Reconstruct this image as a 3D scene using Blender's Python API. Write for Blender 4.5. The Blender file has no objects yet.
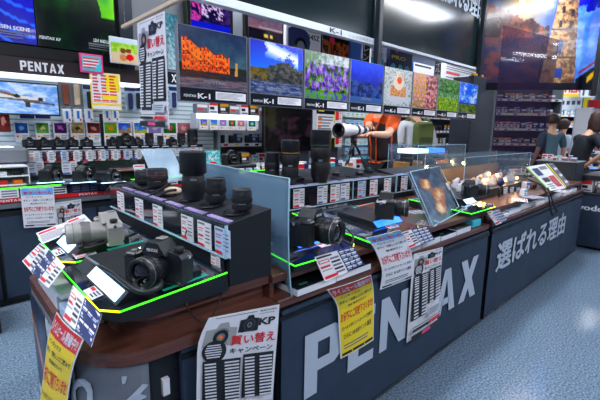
import bpy, bmesh, math, random
from mathutils import Vector, Matrix, noise, Quaternion
random.seed(7)
C = bpy.context.scene.collection
SC = bpy.context.scene
PI = math.pi
# ------------------------------------------------------------------ camera
EXPO = .22
EYE = 1.3; F = 392.4997
R = ((0.73191803, -0.10798791, 0.67278125), (-0.68120444, -0.1391708, 0.71874335), (0.01601592, -0.98436279, -0.17542346))
cam = bpy.data.objects.new('camera', bpy.data.cameras.new('camera')); C.objects.link(cam)
cam.data.sensor_width = 36; cam.data.lens = F/600*36; cam.data.clip_start = .02; cam.data.clip_end = 200
cam.matrix_world = Matrix(((R[0][0], -R[0][1], -R[0][2], 0), (R[1][0], -R[1][1], -R[1][2], 0), (R[2][0], -R[2][1], -R[2][2], EYE), (0, 0, 0, 1)))
SC.camera = cam
def P(px, py, x=None, y=None, z=None, D=None):
    c = (px-300, py-200, F)
    d = [sum(R[i][j]*c[j] for j in range(3)) for i in range(3)]
    t = (z-EYE)/d[2] if z is not None else x/d[0] if x is not None else y/d[1] if y is not None else D/F
    return Vector((d[0]*t, d[1]*t, d[2]*t+EYE))
# ------------------------------------------------------------------ materials
def lin(c): return tuple((v/12.92 if v <= .04045 else ((v+.055)/1.055)**2.4) for v in c)
MATS = {}
def mat(name, col=(.5,.5,.5), rough=.5, metal=0, emit=0, alpha=1, trans=0, noise_amt=0, nscale=40, bump=0, coat=0, spec=.5, stretch=None, col2=None):
    if name in MATS: return MATS[name]
    m = bpy.data.materials.new(name); m.use_nodes = True; nt = m.node_tree; b = nt.nodes['Principled BSDF']
    c = lin(col)+(1,)
    b.inputs['Base Color'].default_value = c; b.inputs['Roughness'].default_value = rough; b.inputs['Metallic'].default_value = metal
    b.inputs['Coat Weight'].default_value = coat; b.inputs['Specular IOR Level'].default_value = spec
    if emit: b.inputs['Emission Color'].default_value = c; b.inputs['Emission Strength'].default_value = emit
    if alpha < 1: b.inputs['Alpha'].default_value = alpha
    if trans: b.inputs['Transmission Weight'].default_value = trans
    if noise_amt or bump or col2:
        tc = nt.nodes.new('ShaderNodeTexCoord'); mp = nt.nodes.new('ShaderNodeMapping'); n = nt.nodes.new('ShaderNodeTexNoise')
        nt.links.new(tc.outputs['Object'], mp.inputs[0]); nt.links.new(mp.outputs[0], n.inputs['Vector'])
        if stretch: mp.inputs['Scale'].default_value = stretch
        n.inputs['Scale'].default_value = nscale; n.inputs['Detail'].default_value = 4
        r = nt.nodes.new('ShaderNodeValToRGB'); r.color_ramp.elements[0].position = .35; r.color_ramp.elements[1].position = .65
        a = noise_amt
        r.color_ramp.elements[0].color = lin(tuple(max(0, v-a) for v in col))+(1,)
        r.color_ramp.elements[1].color = (lin(col2) if col2 else lin(tuple(min(1, v+a) for v in col)))+(1,)
        nt.links.new(n.outputs['Fac'], r.inputs[0]); nt.links.new(r.outputs[0], b.inputs['Base Color'])
        if bump:
            bp = nt.nodes.new('ShaderNodeBump'); bp.inputs['Strength'].default_value = bump; bp.inputs['Distance'].default_value = .01
            nt.links.new(n.outputs['Fac'], bp.inputs['Height']); nt.links.new(bp.outputs[0], b.inputs['Normal'])
    MATS[name] = m; return m
def paintmat(name, rough=.3, emit=0, coat=0):
    if name in MATS: return MATS[name]
    m = bpy.data.materials.new(name); m.use_nodes = True; nt = m.node_tree; b = nt.nodes['Principled BSDF']
    a = nt.nodes.new('ShaderNodeVertexColor'); a.layer_name = 'Col'
    nt.links.new(a.outputs[0], b.inputs['Base Color']); b.inputs['Roughness'].default_value = rough; b.inputs['Coat Weight'].default_value = coat
    if emit: nt.links.new(a.outputs[0], b.inputs['Emission Color']); b.inputs['Emission Strength'].default_value = emit
    MATS[name] = m; return m
def glassmat(name, tint=(1,1,1), alpha=.12, rough=.03, gl=.5):
    if name in MATS: return MATS[name]
    m = bpy.data.materials.new(name); m.use_nodes = True; nt = m.node_tree; nt.nodes.clear()
    o = nt.nodes.new('ShaderNodeOutputMaterial'); t = nt.nodes.new('ShaderNodeBsdfTransparent'); d = nt.nodes.new('ShaderNodeBsdfPrincipled')
    d.inputs['Base Color'].default_value = lin(tint)+(1,); d.inputs['Roughness'].default_value = rough; d.inputs['Specular IOR Level'].default_value = gl
    mx = nt.nodes.new('ShaderNodeMixShader'); lw = nt.nodes.new('ShaderNodeLayerWeight'); lw.inputs[0].default_value = .35
    mp = nt.nodes.new('ShaderNodeMapRange'); mp.inputs['To Min'].default_value = alpha; mp.inputs['To Max'].default_value = min(1, alpha+.30)
    nt.links.new(lw.outputs['Fresnel'], mp.inputs[0]); nt.links.new(mp.outputs[0], mx.inputs[0])
    nt.links.new(t.outputs[0], mx.inputs[1]); nt.links.new(d.outputs[0], mx.inputs[2]); nt.links.new(mx.outputs[0], o.inputs[0])
    MATS[name] = m; return m
M = dict(
 black=mat('black_plastic', (.10,.11,.135), .36), matte=mat('matte_black', (.055,.08,.115), .55), rubber=mat('black_rubber', (.085,.09,.105), .5),
 grey=mat('dark_grey_plastic', (.22,.24,.28), .45), mid=mat('mid_grey_plastic', (.45,.47,.5), .5), silver=mat('silver_camera_metal', (.68,.67,.66), .38, .25), silverdk=mat('silver_ridged_metal', (.55,.54,.54), .42, .4),
 white=mat('white_card', (.90,.90,.93), .45), ltblue=mat('pale_blue_card', (.70,.80,.93), .45), ink=mat('black_ink', (.07,.07,.09), .5), greyink=mat('grey_ink', (.42,.43,.47), .5), red=mat('red_ink', (.86,.10,.13), .45), yellow=mat('yellow_paper', (.98,.86,.08), .5),
 navy=mat('navy_ink', (.10,.15,.38), .45), blue=mat('blue_ink', (.10,.42,.80), .45), orange=mat('orange_ink', (.97,.45,.05), .5), green=mat('green_ink', (.12,.62,.25), .5), pink=mat('pink_ink', (.92,.25,.52), .5),
 cyan=mat('cyan_ink', (.25,.75,.85), .45), chrome=mat('chrome', (.8,.8,.82), .15, 1), gold=mat('gold_ring', (.85,.60,.15), .35, .3), redring=mat('red_ring', (.7,.08,.08), .4), greenring=mat('green_ring', (.1,.4,.25), .4),
 glass=mat('lens_glass', (.04,.03,.07), .06, coat=1), screen=mat('dark_screen', (.085,.105,.15), .12, coat=.6), skin=mat('skin', (.86,.64,.52), .5), 
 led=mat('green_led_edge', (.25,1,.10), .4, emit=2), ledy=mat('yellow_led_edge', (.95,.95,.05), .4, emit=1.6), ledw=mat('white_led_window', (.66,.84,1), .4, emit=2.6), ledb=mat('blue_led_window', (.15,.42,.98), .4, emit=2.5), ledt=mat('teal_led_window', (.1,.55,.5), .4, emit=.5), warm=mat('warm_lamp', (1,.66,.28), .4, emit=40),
 acryl=glassmat('clear_acrylic', (.45,.55,.65), .03), frost=glassmat('pale_blue_acrylic', (.58,.74,.86), .20, .2), edge=mat('acrylic_edge', (.62,.78,.85), .2, emit=.05), smoke=glassmat('smoked_acrylic', (.20,.15,.26), .26, .06, .12), shelfw=mat('white_painted_shelf', (.78,.81,.86), .45),
 fabric=mat('dark_banner_fabric', (.145,.215,.305), .75, noise_amt=.012, nscale=9, bump=.05), banner_white=mat('banner_white_print', (.72,.76,.82), .7), metal=mat('black_steel', (.07,.08,.10), .35, .4), tan=mat('leather_tan', (.55,.28,.18), .55), cream=mat('cream_leather', (.85,.75,.65), .55),
 vestdk=mat('charcoal_vest', (.20,.16,.17), .8), vor=mat('orange_polo', (.98,.38,.08), .75), hair=mat('dark_brown_hair', (.22,.12,.09), .6, noise_amt=.03, nscale=60), teeblack=mat('black_cotton', (.06,.09,.13), .85), lilac=mat('lilac_edge_reflection', (.74,.66,.90), .2), yellowgreen=mat('yellow_green_trim', (.6,.9,.15), .4), slateplate=mat('slate_plate', (.24,.28,.38), .4), rubberolive=mat('dark_olive_pocket', (.26,.33,.16), .8), skyblue=mat('sky_blue_header', (.38,.70,.95), .5), olive=mat('olive_canvas', (.38,.46,.24), .8), shirtw=mat('white_cotton', (.82,.84,.88), .8), greyteal=mat('grey_teal_cotton', (.30,.42,.47), .8), jeans=mat('dark_trousers', (.12,.13,.18), .85),
)
# banner fabric is a little lighter at the left end panel
M['panelgrey'] = mat('slate_panel_print', (.34,.38,.44), .6)
def woodmat():
    m = bpy.data.materials.new('reddish_brown_wood'); m.use_nodes = True; nt = m.node_tree; b = nt.nodes['Principled BSDF']
    tc = nt.nodes.new('ShaderNodeTexCoord'); mp = nt.nodes.new('ShaderNodeMapping'); mp.inputs['Scale'].default_value = (1.5, 14, 30)
    n = nt.nodes.new('ShaderNodeTexNoise'); n.inputs['Scale'].default_value = 3; n.inputs['Detail'].default_value = 6
    r = nt.nodes.new('ShaderNodeValToRGB'); r.color_ramp.elements[0].color = lin((.27,.145,.12))+(1,); r.color_ramp.elements[1].color = lin((.44,.255,.205))+(1,)
    r.color_ramp.elements[0].position = .3; r.color_ramp.elements[1].position = .7
    nt.links.new(tc.outputs['Object'], mp.inputs[0]); nt.links.new(mp.outputs[0], n.inputs['Vector']); nt.links.new(n.outputs['Fac'], r.inputs[0]); nt.links.new(r.outputs[0], b.inputs['Base Color'])
    b.inputs['Roughness'].default_value = .32; return m
M['wood'] = woodmat()
# ------------------------------------------------------------------ mesh builder
class MB:
    def __init__(s): s.v=[]; s.f=[]; s.mi=[]; s.sm=[]; s.m=[]; s.col={}; s.T=Matrix.Identity(4)
    def mid(s, m):
        if isinstance(m, str): m = M[m]
        if m not in s.m: s.m.append(m)
        return s.m.index(m)
    def add(s, vs, fs, m, smooth=False, cols=None):
        o = len(s.v); s.v += [s.T @ Vector(v) for v in vs]; k = s.mid(m)
        for f in fs: s.f.append(tuple(o+i for i in f)); s.mi.append(k); s.sm.append(smooth)
        if cols:
            for i, c in enumerate(cols): s.col[o+i] = c
        return s
    def bmadd(s, bm, m, smooth=False):
        bm.verts.index_update(); s.add([v.co.copy() for v in bm.verts], [[v.index for v in f.verts] for f in bm.faces], m, smooth); bm.free(); return s
    def box(s, c, d, m, bev=0, rot=None, seg=1, taper=None):
        bm = bmesh.new(); bmesh.ops.create_cube(bm, size=1)
        for v in bm.verts:
            v.co = Vector((v.co.x*d[0], v.co.y*d[1], v.co.z*d[2]))
            if taper and v.co.z > 0: v.co.x *= taper[0]; v.co.y *= taper[1]
        if bev: bmesh.ops.bevel(bm, geom=bm.edges[:], offset=bev, segments=seg, affect='EDGES', profile=.5)
        Mx = Matrix.Translation(c) @ (rot.to_matrix().to_4x4() if rot is not None else Matrix.Identity(4))
        bmesh.ops.transform(bm, matrix=Mx, verts=bm.verts); return s.bmadd(bm, m, False)
    def bb(s, x0, x1, y0, y1, z0, z1, m, bev=0): return s.box(((x0+x1)/2,(y0+y1)/2,(z0+z1)/2), (abs(x1-x0),abs(y1-y0),abs(z1-z0)), m, bev)
    def lathe(s, prof, m, o=(0,0,0), ax=(0,0,1), n=24, smooth=True, cap=True):
        q = Vector((0,0,1)).rotation_difference(Vector(ax).normalized()); o = Vector(o); vs=[]; fs=[]
        for r, h in prof:
            for i in range(n): a = 2*PI*i/n; vs.append(o + q @ Vector((r*math.cos(a), r*math.sin(a), h)))
        for k in range(len(prof)-1):
            for i in range(n): j=(i+1)%n; fs.append((k*n+i, k*n+j, (k+1)*n+j, (k+1)*n+i))
        s.add(vs, fs, m, smooth)
        if cap:
            s.add(vs[:n], [tuple(range(n-1,-1,-1))], m); s.add(vs[-n:], [tuple(range(n))], m)
        return s
    def cyl(s, p, r, h, m, ax=(0,0,1), n=20, r2=None): return s.lathe([(r,0),(r2 if r2 is not None else r,h)], m, p, ax, n)
    def prism(s, poly, z0, z1, m, ax='z', smooth=False):
        n = len(poly); fn = {'z': lambda a,b,c:(a,b,c), 'y': lambda a,b,c:(a,c,b), 'x': lambda a,b,c:(c,a,b)}[ax]
        vs = [fn(a,b,z0) for a,b in poly]+[fn(a,b,z1) for a,b in poly]
        s.add(vs, [tuple(range(n-1,-1,-1)), tuple(range(n,2*n))], m)
        s.add(vs, [(i,(i+1)%n,n+(i+1)%n,n+i) for i in range(n)], m, smooth); return s
    def tube(s, pts, r, m, n=8, cap=True):
        pts = [Vector(p) for p in pts]; vs=[]; fs=[]; up = Vector((0,0,1)); N = len(pts)
        rr = r if isinstance(r, (list,tuple)) else [r]*N; pu = None
        for k, p in enumerate(pts):
            t = (pts[min(k+1,N-1)]-pts[max(k-1,0)]).normalized()
            if pu is None: a = up.cross(t); a = a if a.length > .1 else Vector((1,0,0)).cross(t)
            else: a = pu - t*pu.dot(t)
            a.normalize(); pu = a; b = t.cross(a)
            for i in range(n): q = 2*PI*i/n; vs.append(p + (a*math.cos(q)+b*math.sin(q))*rr[k])
        for k in range(N-1):
            for i in range(n): j=(i+1)%n; fs.append((k*n+i,k*n+j,(k+1)*n+j,(k+1)*n+i))
        if cap: fs += [tuple(range(n-1,-1,-1)), tuple(range((N-1)*n, N*n))]
        return s.add(vs, fs, m, True)
    def ball(s, c, r, m, n=12):
        rx,ry,rz = r if isinstance(r,(tuple,list)) else (r,r,r); vs=[]; fs=[]
        for k in range(n+1):
            th = PI*k/n
            for i in range(2*n): a = PI*i/n; vs.append((c[0]+rx*math.sin(th)*math.cos(a), c[1]+ry*math.sin(th)*math.sin(a), c[2]+rz*math.cos(th)))
        for k in range(n):
            for i in range(2*n): j=(i+1)%(2*n); fs.append((k*2*n+i,(k+1)*2*n+i,(k+1)*2*n+j,k*2*n+j))
        return s.add(vs, fs, m, True)
    def text(s, txt, o, u, v, size, m, bold=0, align='l', fit=None, h=None):
        """letters in the plane spanned by u (reading direction) and v (up)"""
        vs, ts, (x0,x1,y0,y1) = textgeo(txt, bold); u = Vector(u).normalized(); v = Vector(v).normalized(); o = Vector(o)
        sx = sy = size
        if fit: sx = fit/(x1-x0)
        if h: sy = h/(y1-y0)
        w = (x1-x0)*sx; ox = {'l':0,'c':-w/2,'r':-w}[align]
        return s.add([o + u*((x-x0)*sx+ox) + v*((y-(y0 if h else 0))*sy) for x,y in vs], ts, m)
    def build(s, name, parent=None, loc=None, rot=None):
        me = bpy.data.meshes.new(name); me.from_pydata([tuple(v) for v in s.v], [], s.f)
        for m in s.m: me.materials.append(m)
        me.polygons.foreach_set('material_index', s.mi); me.polygons.foreach_set('use_smooth', s.sm)
        if s.col:
            ca = me.color_attributes.new('Col', 'FLOAT_COLOR', 'POINT'); buf = [1.0]*(4*len(s.v))
            for i, c in s.col.items(): buf[4*i:4*i+3] = c
            ca.data.foreach_set('color', buf)
        me.update(); o = bpy.data.objects.new(name, me); C.objects.link(o)
        if parent: o.parent = parent
        if loc is not None: o.location = loc
        if rot is not None: o.rotation_euler = rot
        return o
_tg = {}
def textgeo(txt, bold=0):
    k = (txt, bold)
    if k not in _tg:
        cu = bpy.data.curves.new('lettering', 'FONT'); cu.body = txt; cu.resolution_u = 2; cu.offset = bold; cu.size = 1
        ob = bpy.data.objects.new('lettering', cu); C.objects.link(ob)
        bpy.context.view_layer.update(); dg = bpy.context.evaluated_depsgraph_get(); me = ob.evaluated_get(dg).to_mesh()
        vs = [(v.co.x, v.co.y) for v in me.vertices]; ts = [tuple(p.vertices) for p in me.polygons]
        ob.evaluated_get(dg).to_mesh_clear(); bpy.data.objects.remove(ob); bpy.data.curves.remove(cu)
        if not vs: vs=[(0,0),(1,0),(1,1)]; ts=[(0,1,2)]
        xs=[v[0] for v in vs]; ys=[v[1] for v in vs]; _tg[k] = (vs, ts, (min(xs),max(xs),min(ys),max(ys)))
    return _tg[k]
# ------------------------------------------------------------------ object helpers
ORD = ['first','second','third','fourth','fifth','sixth','seventh','eighth','ninth','tenth','eleventh','twelfth','thirteenth','fourteenth','fifteenth','sixteenth','seventeenth','eighteenth','nineteenth','twentieth']
def tag(o, label, cat, group=None):
    o['label'] = label; o['category'] = cat
    if group: o['group'] = group
    return o
def thing(name, label, cat, loc=(0,0,0), rz=0, group=None):
    o = bpy.data.objects.new(name, None); o.empty_display_size = .05; C.objects.link(o); o.location = loc; o.rotation_euler = (0,0,rz)
    return tag(o, label, cat, group)
def struct(o): o['kind'] = 'structure'; return o
def dup(root, loc=None, rz=None, label=None, group=None, scale=None):
    def rec(o, par):
        c = o.copy(); C.objects.link(c)
        if par: c.parent = par
        for ch in list(o.children): rec(ch, c)
        return c
    r = rec(root, None)
    if loc is not None: r.location = loc
    if rz is not None: r.rotation_euler = (0,0,rz)
    if scale: r.scale = (scale,)*3
    if label: r['label'] = label
    if group: r['group'] = group
    return r
# ------------------------------------------------------------------ printed sheets
def mixc(a,b,t): t=max(0,min(1,t)); return tuple(x*(1-t)+y*t for x,y in zip(a,b))
def grade(c):
    l=sum(c)/3; return tuple(min(1,max(0,((l+(v-l)*1.15)-.5)*1.08+.43)) for v in c)
class Sheet:
    """flat print laid out in (u across, v down), 0..w by 0..h, bent onto the place by a map function"""
    def __init__(s, w, h, m='white', nv=8, nu=1):
        s.w=w; s.h=h; s.mb=MB(); s.lay=0; s.nv=nv; s.nu=nu; s.rect(0,0,w,h,m)
    def rect(s, u0, v0, u1, v1, m, lay=None):
        n = max(1, round(abs(v1-v0)/s.h*s.nv)); k = s.nu if (u1-u0) > s.w*.5 else 1; z = s.lay if lay is None else lay; vs=[]; fs=[]
        for j in range(n+1):
            for i in range(k+1): vs.append((u0+(u1-u0)*i/k, v0+(v1-v0)*j/n, z))
        for j in range(n):
            for i in range(k): a=j*(k+1)+i; fs.append((a,a+k+1,a+k+2,a+1))
        s.mb.add(vs, fs, m); s.lay += 1; return s
    def poly(s, pts, m): s.mb.add([(a,b,s.lay) for a,b in pts], [tuple(range(len(pts)))], m); s.lay += 1; return s
    def disc(s, u, v, r, m, ry=None): return s.poly([(u+r*math.cos(a*PI/12), v+(ry or r)*math.sin(a*PI/12)) for a in range(24)], m)
    def text(s, t, u, v, size, m, bold=0, align='l', fit=None, h=None):
        vs, ts, (x0,x1,y0,y1) = textgeo(t, bold); sx=sy=size
        if fit: sx = fit/(x1-x0)
        if h: sy = h/(y1-y0)
        w=(x1-x0)*sx; o={'l':0,'c':-w/2,'r':-w}[align]
        s.mb.add([(u+o+(x-x0)*sx, v-(y-(y0 if h else 0))*sy, s.lay) for x,y in vs], [t_[::-1] for t_ in ts], m); s.lay += .5; return s
    def pic(s, u0, v0, u1, v1, fn, nu, nv, m=None):
        m = m or paintmat('printed_picture'); vs=[]; cs=[]; fs=[]
        for j in range(nv+1):
            for i in range(nu+1):
                a, b = i/nu, j/nv; vs.append((u0+(u1-u0)*a, v0+(v1-v0)*b, s.lay)); cs.append(lin(grade(fn(a,b))))
        for j in range(nv):
            for i in range(nu): a=j*(nu+1)+i; fs.append((a,a+nu+1,a+nu+2,a+1))
        s.mb.add(vs, fs, m, True, cs); s.lay += 1; return s
    def lines(s, u0, v0, u1, v1, n, m, fill=.45, seed=0, cols=1):
        rd = random.Random(seed); dv=(v1-v0)/n; cw=(u1-u0)/cols
        z = s.lay
        for c in range(cols):
            for i in range(n):
                a = u0+cw*c; e = a+cw*(.9 if cols>1 else 1)*rd.uniform(.6,1); s.rect(a, v0+dv*(i+.2), e, v0+dv*(i+.2+fill), m, lay=z)
        s.lay = z+1; return s
    def build(s, name, fmap, parent=None, thick=.0012, back='white'):
        lay=s.lay
        # backing plate
        b = MB(); n=s.nv; vs=[]; fs=[]
        o = MB(); o.m = s.mb.m; o.f=s.mb.f; o.mi=s.mb.mi; o.sm=s.mb.sm; o.col=s.mb.col
        o.v = [fmap(v[0]/s.w, v[1]/s.h, v[2]*.00022) for v in s.mb.v]
        for j in range(n+1):
            for i in range(s.nu+1):
                vs.append(fmap(i/s.nu, j/n, -thick))
        top=[]
        for j in range(n):
            for i in range(s.nu): a=j*(s.nu+1)+i; fs.append((a,a+1,a+s.nu+2,a+s.nu+1))
        o.add(vs, fs, back)
        rim = [(i/s.nu,0) for i in range(s.nu+1)]+[(1,j/n) for j in range(1,n+1)]+[(1-i/s.nu,1) for i in range(1,s.nu+1)]+[(0,1-j/n) for j in range(1,n)]
        k=len(rim); o.add([fmap(a,b_,0) for a,b_ in rim]+[fmap(a,b_,-thick) for a,b_ in rim], [(i,(i+1)%k,k+(i+1)%k,k+i) for i in range(k)], back)
        return o.build(name, parent)
def quadmap(tl, tr, br, bl):
    tl,tr,br,bl = map(Vector,(tl,tr,br,bl)); n=((bl-tl).cross(tr-tl)).normalized()
    return lambda a,b,w: (tl*(1-a)+tr*a)*(1-b)+(bl*(1-a)+br*a)*b + n*w*1.0
def rowmap(rows, bulge=0):
    """rows = [(left, right), ...] from top to bottom, evenly spaced along the sheet; smooth between them"""
    rows=[(Vector(a),Vector(b)) for a,b in rows]; N=len(rows)-1
    def cr(p, t):
        k=min(int(t*N),N-1); f=t*N-k; g=lambda i: p[max(0,min(N,i))]
        a,b,c,d=g(k-1),g(k),g(k+1),g(k+2); return .5*((2*b)+(c-a)*f+(2*a-5*b+4*c-d)*f*f+(3*b-a-3*c+d)*f**3)
    L=[r[0] for r in rows]; Q=[r[1] for r in rows]
    def f(a,b,w):
        l,r=cr(L,b),cr(Q,b); e=.01; b2=min(1,b+e); b1=max(0,b-e); dn=(cr(L,b2)-cr(L,b1)); n=dn.cross(r-l).normalized()
        return l*(1-a)+r*a+n*(w+bulge*math.sin(PI*a))
    return f
def vstand(o, u, w, h, tilt=0, n=None):
    """map for an upright sheet: o = top left, u = reading direction in plan"""
    u=Vector((u[0],u[1],0)).normalized(); n=Vector((u.y,-u.x,0)); d=Vector((0,0,-1))*math.cos(tilt)+n*math.sin(tilt); o=Vector(o); nn=d.cross(u).normalized()
    return lambda a,b,q: o+u*(a*w)+d*(b*h)+nn*q
def fbm(x,y,s=0,o=3):
    return noise.fractal(Vector((x*1.5,y*1.5,s*7.3)), .55, 2.1, o+2)*.8
# ------------------------------------------------------------------ the room
def adopt(o, par):
    o.parent = par; o.matrix_parent_inverse = Matrix.Translation(-par.location); return o
def wthing(name, label, cat, loc, group=None): return thing(name, label, cat, loc, 0, group)
carpet = mat('blue_grey_speckled_vinyl', (.30,.39,.48), .13, noise_amt=0, nscale=90, bump=.03, spec=.6, col2=(.54,.62,.70))
n_ = carpet.node_tree.nodes
for q in n_:
    if q.type == 'VALTORGB': q.color_ramp.elements[0].color = lin((.30,.39,.48))+(1,)
struct(MB().bb(-5,20,-4,12,-.05,0,carpet).build('floor'))
struct(MB().bb(-5,20,-4,12,3.3,3.35,mat('white_ceiling', (.82,.83,.86), .8)).build('ceiling'))
wallm = mat('pale_grey_wall', (.66,.69,.76), .7)
struct(MB().bb(-5,20,5.3,5.4,0,3.3,wallm).build('wall_back'))
struct(MB().bb(-5.1,-5,-4,12,0,3.3,wallm).build('wall_left'))
struct(MB().bb(16,16.1,-4,5.3,0,3.3,wallm).build('wall_right'))
struct(MB().bb(-5,20,-4.1,-4,0,3.3,mat('dim_wall', (.35,.37,.42), .7)).build('wall_front'))
# ceiling fluorescent fittings
tubem = mat('fluorescent_tube', (.93,.96,1), .4, emit=22)
def fitting():
    t = thing('ceiling_light', 'x', 'ceiling light', (0,0,3.3))
    MB().bb(-.62,.62,-.09,.09,-.05,0,'shelfw',.01).build('housing', t)
    for s in (-1,1):
        MB().tube([(-.58,s*.045,-.07),(.58,s*.045,-.07)], .016, tubem, 10).build('tube', t)
    return t
f0 = None; k = 0
for j, y in enumerate((-2.4,-.6,1.5,3.2)):
    for i, x in enumerate((-1.4,2.4,6.2,10.0,13.8)):
        lab = 'white twin tube ceiling light, %s along its row, %s row from the front' % (ORD[i], ORD[j])
        if f0 is None: f0 = fitting(); f0.location = (x,y,3.3); f0['label'] = lab; f0['group'] = 'ceiling lights'
        else: dup(f0, (x,y,3.3), label=lab, group='ceiling lights')
def area(loc, sx, sy, power, col=(1,1,1), rot=(0,0,0)):
    l = bpy.data.lights.new('shop_ceiling_lamp', 'AREA'); l.shape='RECTANGLE'; l.size=sx; l.size_y=sy; l.energy=power; l.color=col
    o = bpy.data.objects.new('shop_ceiling_lamp', l); C.objects.link(o); o.location=loc; o.rotation_euler=rot
for x in (-1.2,2.2,5.6,10.0):
    for y in (-1.4,1.5,3.0): area((x,y,3.15), 1.6, .3, 40, (.93,.96,1))
w = bpy.data.worlds.new('ambient_fill'); SC.world = w; w.use_nodes = True
w.node_tree.nodes['Background'].inputs[0].default_value = lin((.70,.74,.95))+(1,); w.node_tree.nodes['Background'].inputs[1].default_value = .35  # even grey-blue background light added as ambient fill
# ------------------------------------------------------------------ lettering glyphs
def glyphs(word, x0, x1, z0, z1, s=.235, gap=.16):
    """blocky sans capitals as quads in (x, z)"""
    H = z1-z0; W = {'P':.70,'E':.60,'N':.74,'T':.66,'A':.80,'X':.80}; tot = sum(W[c] for c in word)+gap*(len(word)-1); k = (x1-x0)/tot
    out = []; x = x0
    for c in word:
        w = W[c]; t = s; b = s*.78
        q = {'P': [[(0,0),(t,0),(t,1),(0,1)],[(t,1-b),(w-t,1-b),(w-.14,1),(t,1)],[(w-.14,1),(w-t,1-b),(w-t,.36+b),(w-.14,.36),(w,.46),(w,.9)],[(t,.36),(w-.14,.36),(w-t,.36+b),(t,.36+b)]],
             'E': [[(0,0),(t,0),(t,1),(0,1)],[(t,1-b),(w,1-b),(w,1),(t,1)],[(t,0),(w,0),(w,b),(t,b)],[(t,.5-b/2),(w*.93,.5-b/2),(w*.93,.5+b/2),(t,.5+b/2)]],
             'N': [[(0,0),(t*.85,0),(t*.85,1),(0,1)],[(w-t*.85,0),(w,0),(w,1),(w-t*.85,1)],[(t*.85,1),(t*.85,.55),(w-t*.85,0),(w-t*.85,.45)]],
             'T': [[(w/2-t/2,0),(w/2+t/2,0),(w/2+t/2,1-b),(w/2-t/2,1-b)],[(0,1-b),(w,1-b),(w,1),(0,1)]],
             'A': [[(0,0),(t,0),(w/2+.01,.82),(w/2+t*.5,1),(w/2-t*.5,1)],[(w-t,0),(w,0),(w/2+t*.5,1),(w/2-.01,.82)],[(w*.3,.2),(w*.7,.2),(w*.63,.2+b*.8),(w*.37,.2+b*.8)]],
             'X': [[(0,0),(t*1.1,0),(w/2,.5-.23),(w/2,.5+.23),(w/2-t*.62,.5)],[(w-t*1.1,0),(w,0),(w/2+t*.62,.5),(w/2,.5+.23),(w/2,.5-.23)],[(w/2-t*.62,.5),(w/2,.73),(t*1.1,1),(0,1)],[(w/2+t*.62,.5),(w,1),(w-t*1.1,1),(w/2,.73)]]}[c]
        for p in q: out.append([(x+a*k, z0+d*H) for a, d in p])
        x += (w+gap)*k
    return out
def slant(polys, z0, k): return [[(a+(z-z0)*k, z) for a,z in p] for p in polys]
# ------------------------------------------------------------------ the display counters
YF = .956
def banner(x0, x1, z0, z1, par, label):
    m = MB(); nx=60; nz=10; vs=[]; fs=[]
    for j in range(nz+1):
        for i in range(nx+1):
            x=x0+(x1-x0)*i/nx; z=z0+(z1-z0)*j/nz; vs.append((x, YF-.004+.004*fbm(x*2.2,z*.9,3), z))
    for j in range(nz):
        for i in range(nx): a=j*(nx+1)+i; fs.append((a,a+1,a+nx+2,a+nx+1))
    m.add(vs, fs, 'fabric', True); o = m.build('fabric_banner'); o['label']=label; adopt(o, par); return o
def caster(par, x, y):
    c = adopt(MB().cyl((x-.012,y,.03), .028, .024, 'rubber', (1,0,0)).bb(x-.02,x+.02,y-.015,y+.015,.045,.07,'metal').build('caster'), par)
def arc(cx, cy, r, a0, a1, n=10): return [(cx+r*math.cos(math.radians(a0+(a1-a0)*i/n)), cy+r*math.sin(math.radians(a0+(a1-a0)*i/n))) for i in range(n+1)]
def counter(x0, x1, label, left_end=False):
    t = wthing('display_counter', label, 'display counter', ((x0+x1)/2, 1.55, 0))
    # lower board, riser, shelf board
    A = lambda o: adopt(o, t)
    A(MB().bb(x0,x1,YF,2.12,.697,.728,'wood',.003).build('worktop_board'))
    A(MB().bb(x0,x1,1.16,1.175,.728,.78,'matte').bb(x0,x0+.018,1.0,1.16,.728,.78,'wood').bb(x1-.018,x1,1.0,1.16,.728,.78,'wood').bb((x0+x1)/2-.01,(x0+x1)/2+.01,1.0,1.16,.728,.78,'wood').build('shelf_divider'))
    A(MB().bb(x0,x1,.985,2.14,.78,.81,'wood',.003).build('shelf_board'))
    A(MB().bb(x0+.01,x1-.01,YF+.012,2.1,.1,.697,'matte').build('cabinet_body'))
    A(MB().bb(x0,x1,YF-.008,YF+.012,.655,.672,'metal').bb(x0,x1,YF-.006,YF+.012,.062,.08,'metal').build('banner_rail'))
    for x in (x0+.12, x1-.12):
        for y in (YF+.06, 2.04): caster(t, x, y)
    return t
cB = counter(.80, 2.56, 'dark fronted display counter with the big white latin brand banner')
bB = banner(.815, 2.545, .065, .69, cB, 'charcoal fabric banner with large white capital letters')
def lettering(polys, y, m, name='lettering'):
    b = MB()
    for p in polys: b.add([(a,y,z) for a,z in p], [tuple(range(len(p)))], m)
    return b.build(name)
L = lettering(glyphs('PENTAX', .922, 2.41, .300, .560), YF-.0105, 'banner_white'); L.parent = bB; L.matrix_parent_inverse = bB.matrix_parent_inverse.inverted() @ Matrix.Translation(-Vector(cB.location)) if False else Matrix.Identity(4)
cC = counter(2.60, 5.0, 'dark fronted display counter with the white Japanese banner, nearest the aisle')
bC = banner(2.61, 4.99, .065, .69, cC, 'charcoal fabric banner with bold white Japanese characters')
a_ = P(497,243,y=YF); b_ = P(564.5,217,y=YF); c_ = P(496,271,y=YF)
L = MB()
for i, (dx,dz) in enumerate(((0,0),(.008,0),(-.008,0),(0,.004),(0,-.004),(.005,.003),(-.005,-.003))): L.text('選ばれる理由', (a_.x+dx, YF-.0105-.0002*i, c_.z+dz), (1,0,0), (0,0,1), 1, 'banner_white', .004, 'l', b_.x-a_.x, a_.z-c_.z+.0)
L = L.build('lettering'); L.parent = bC
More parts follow.
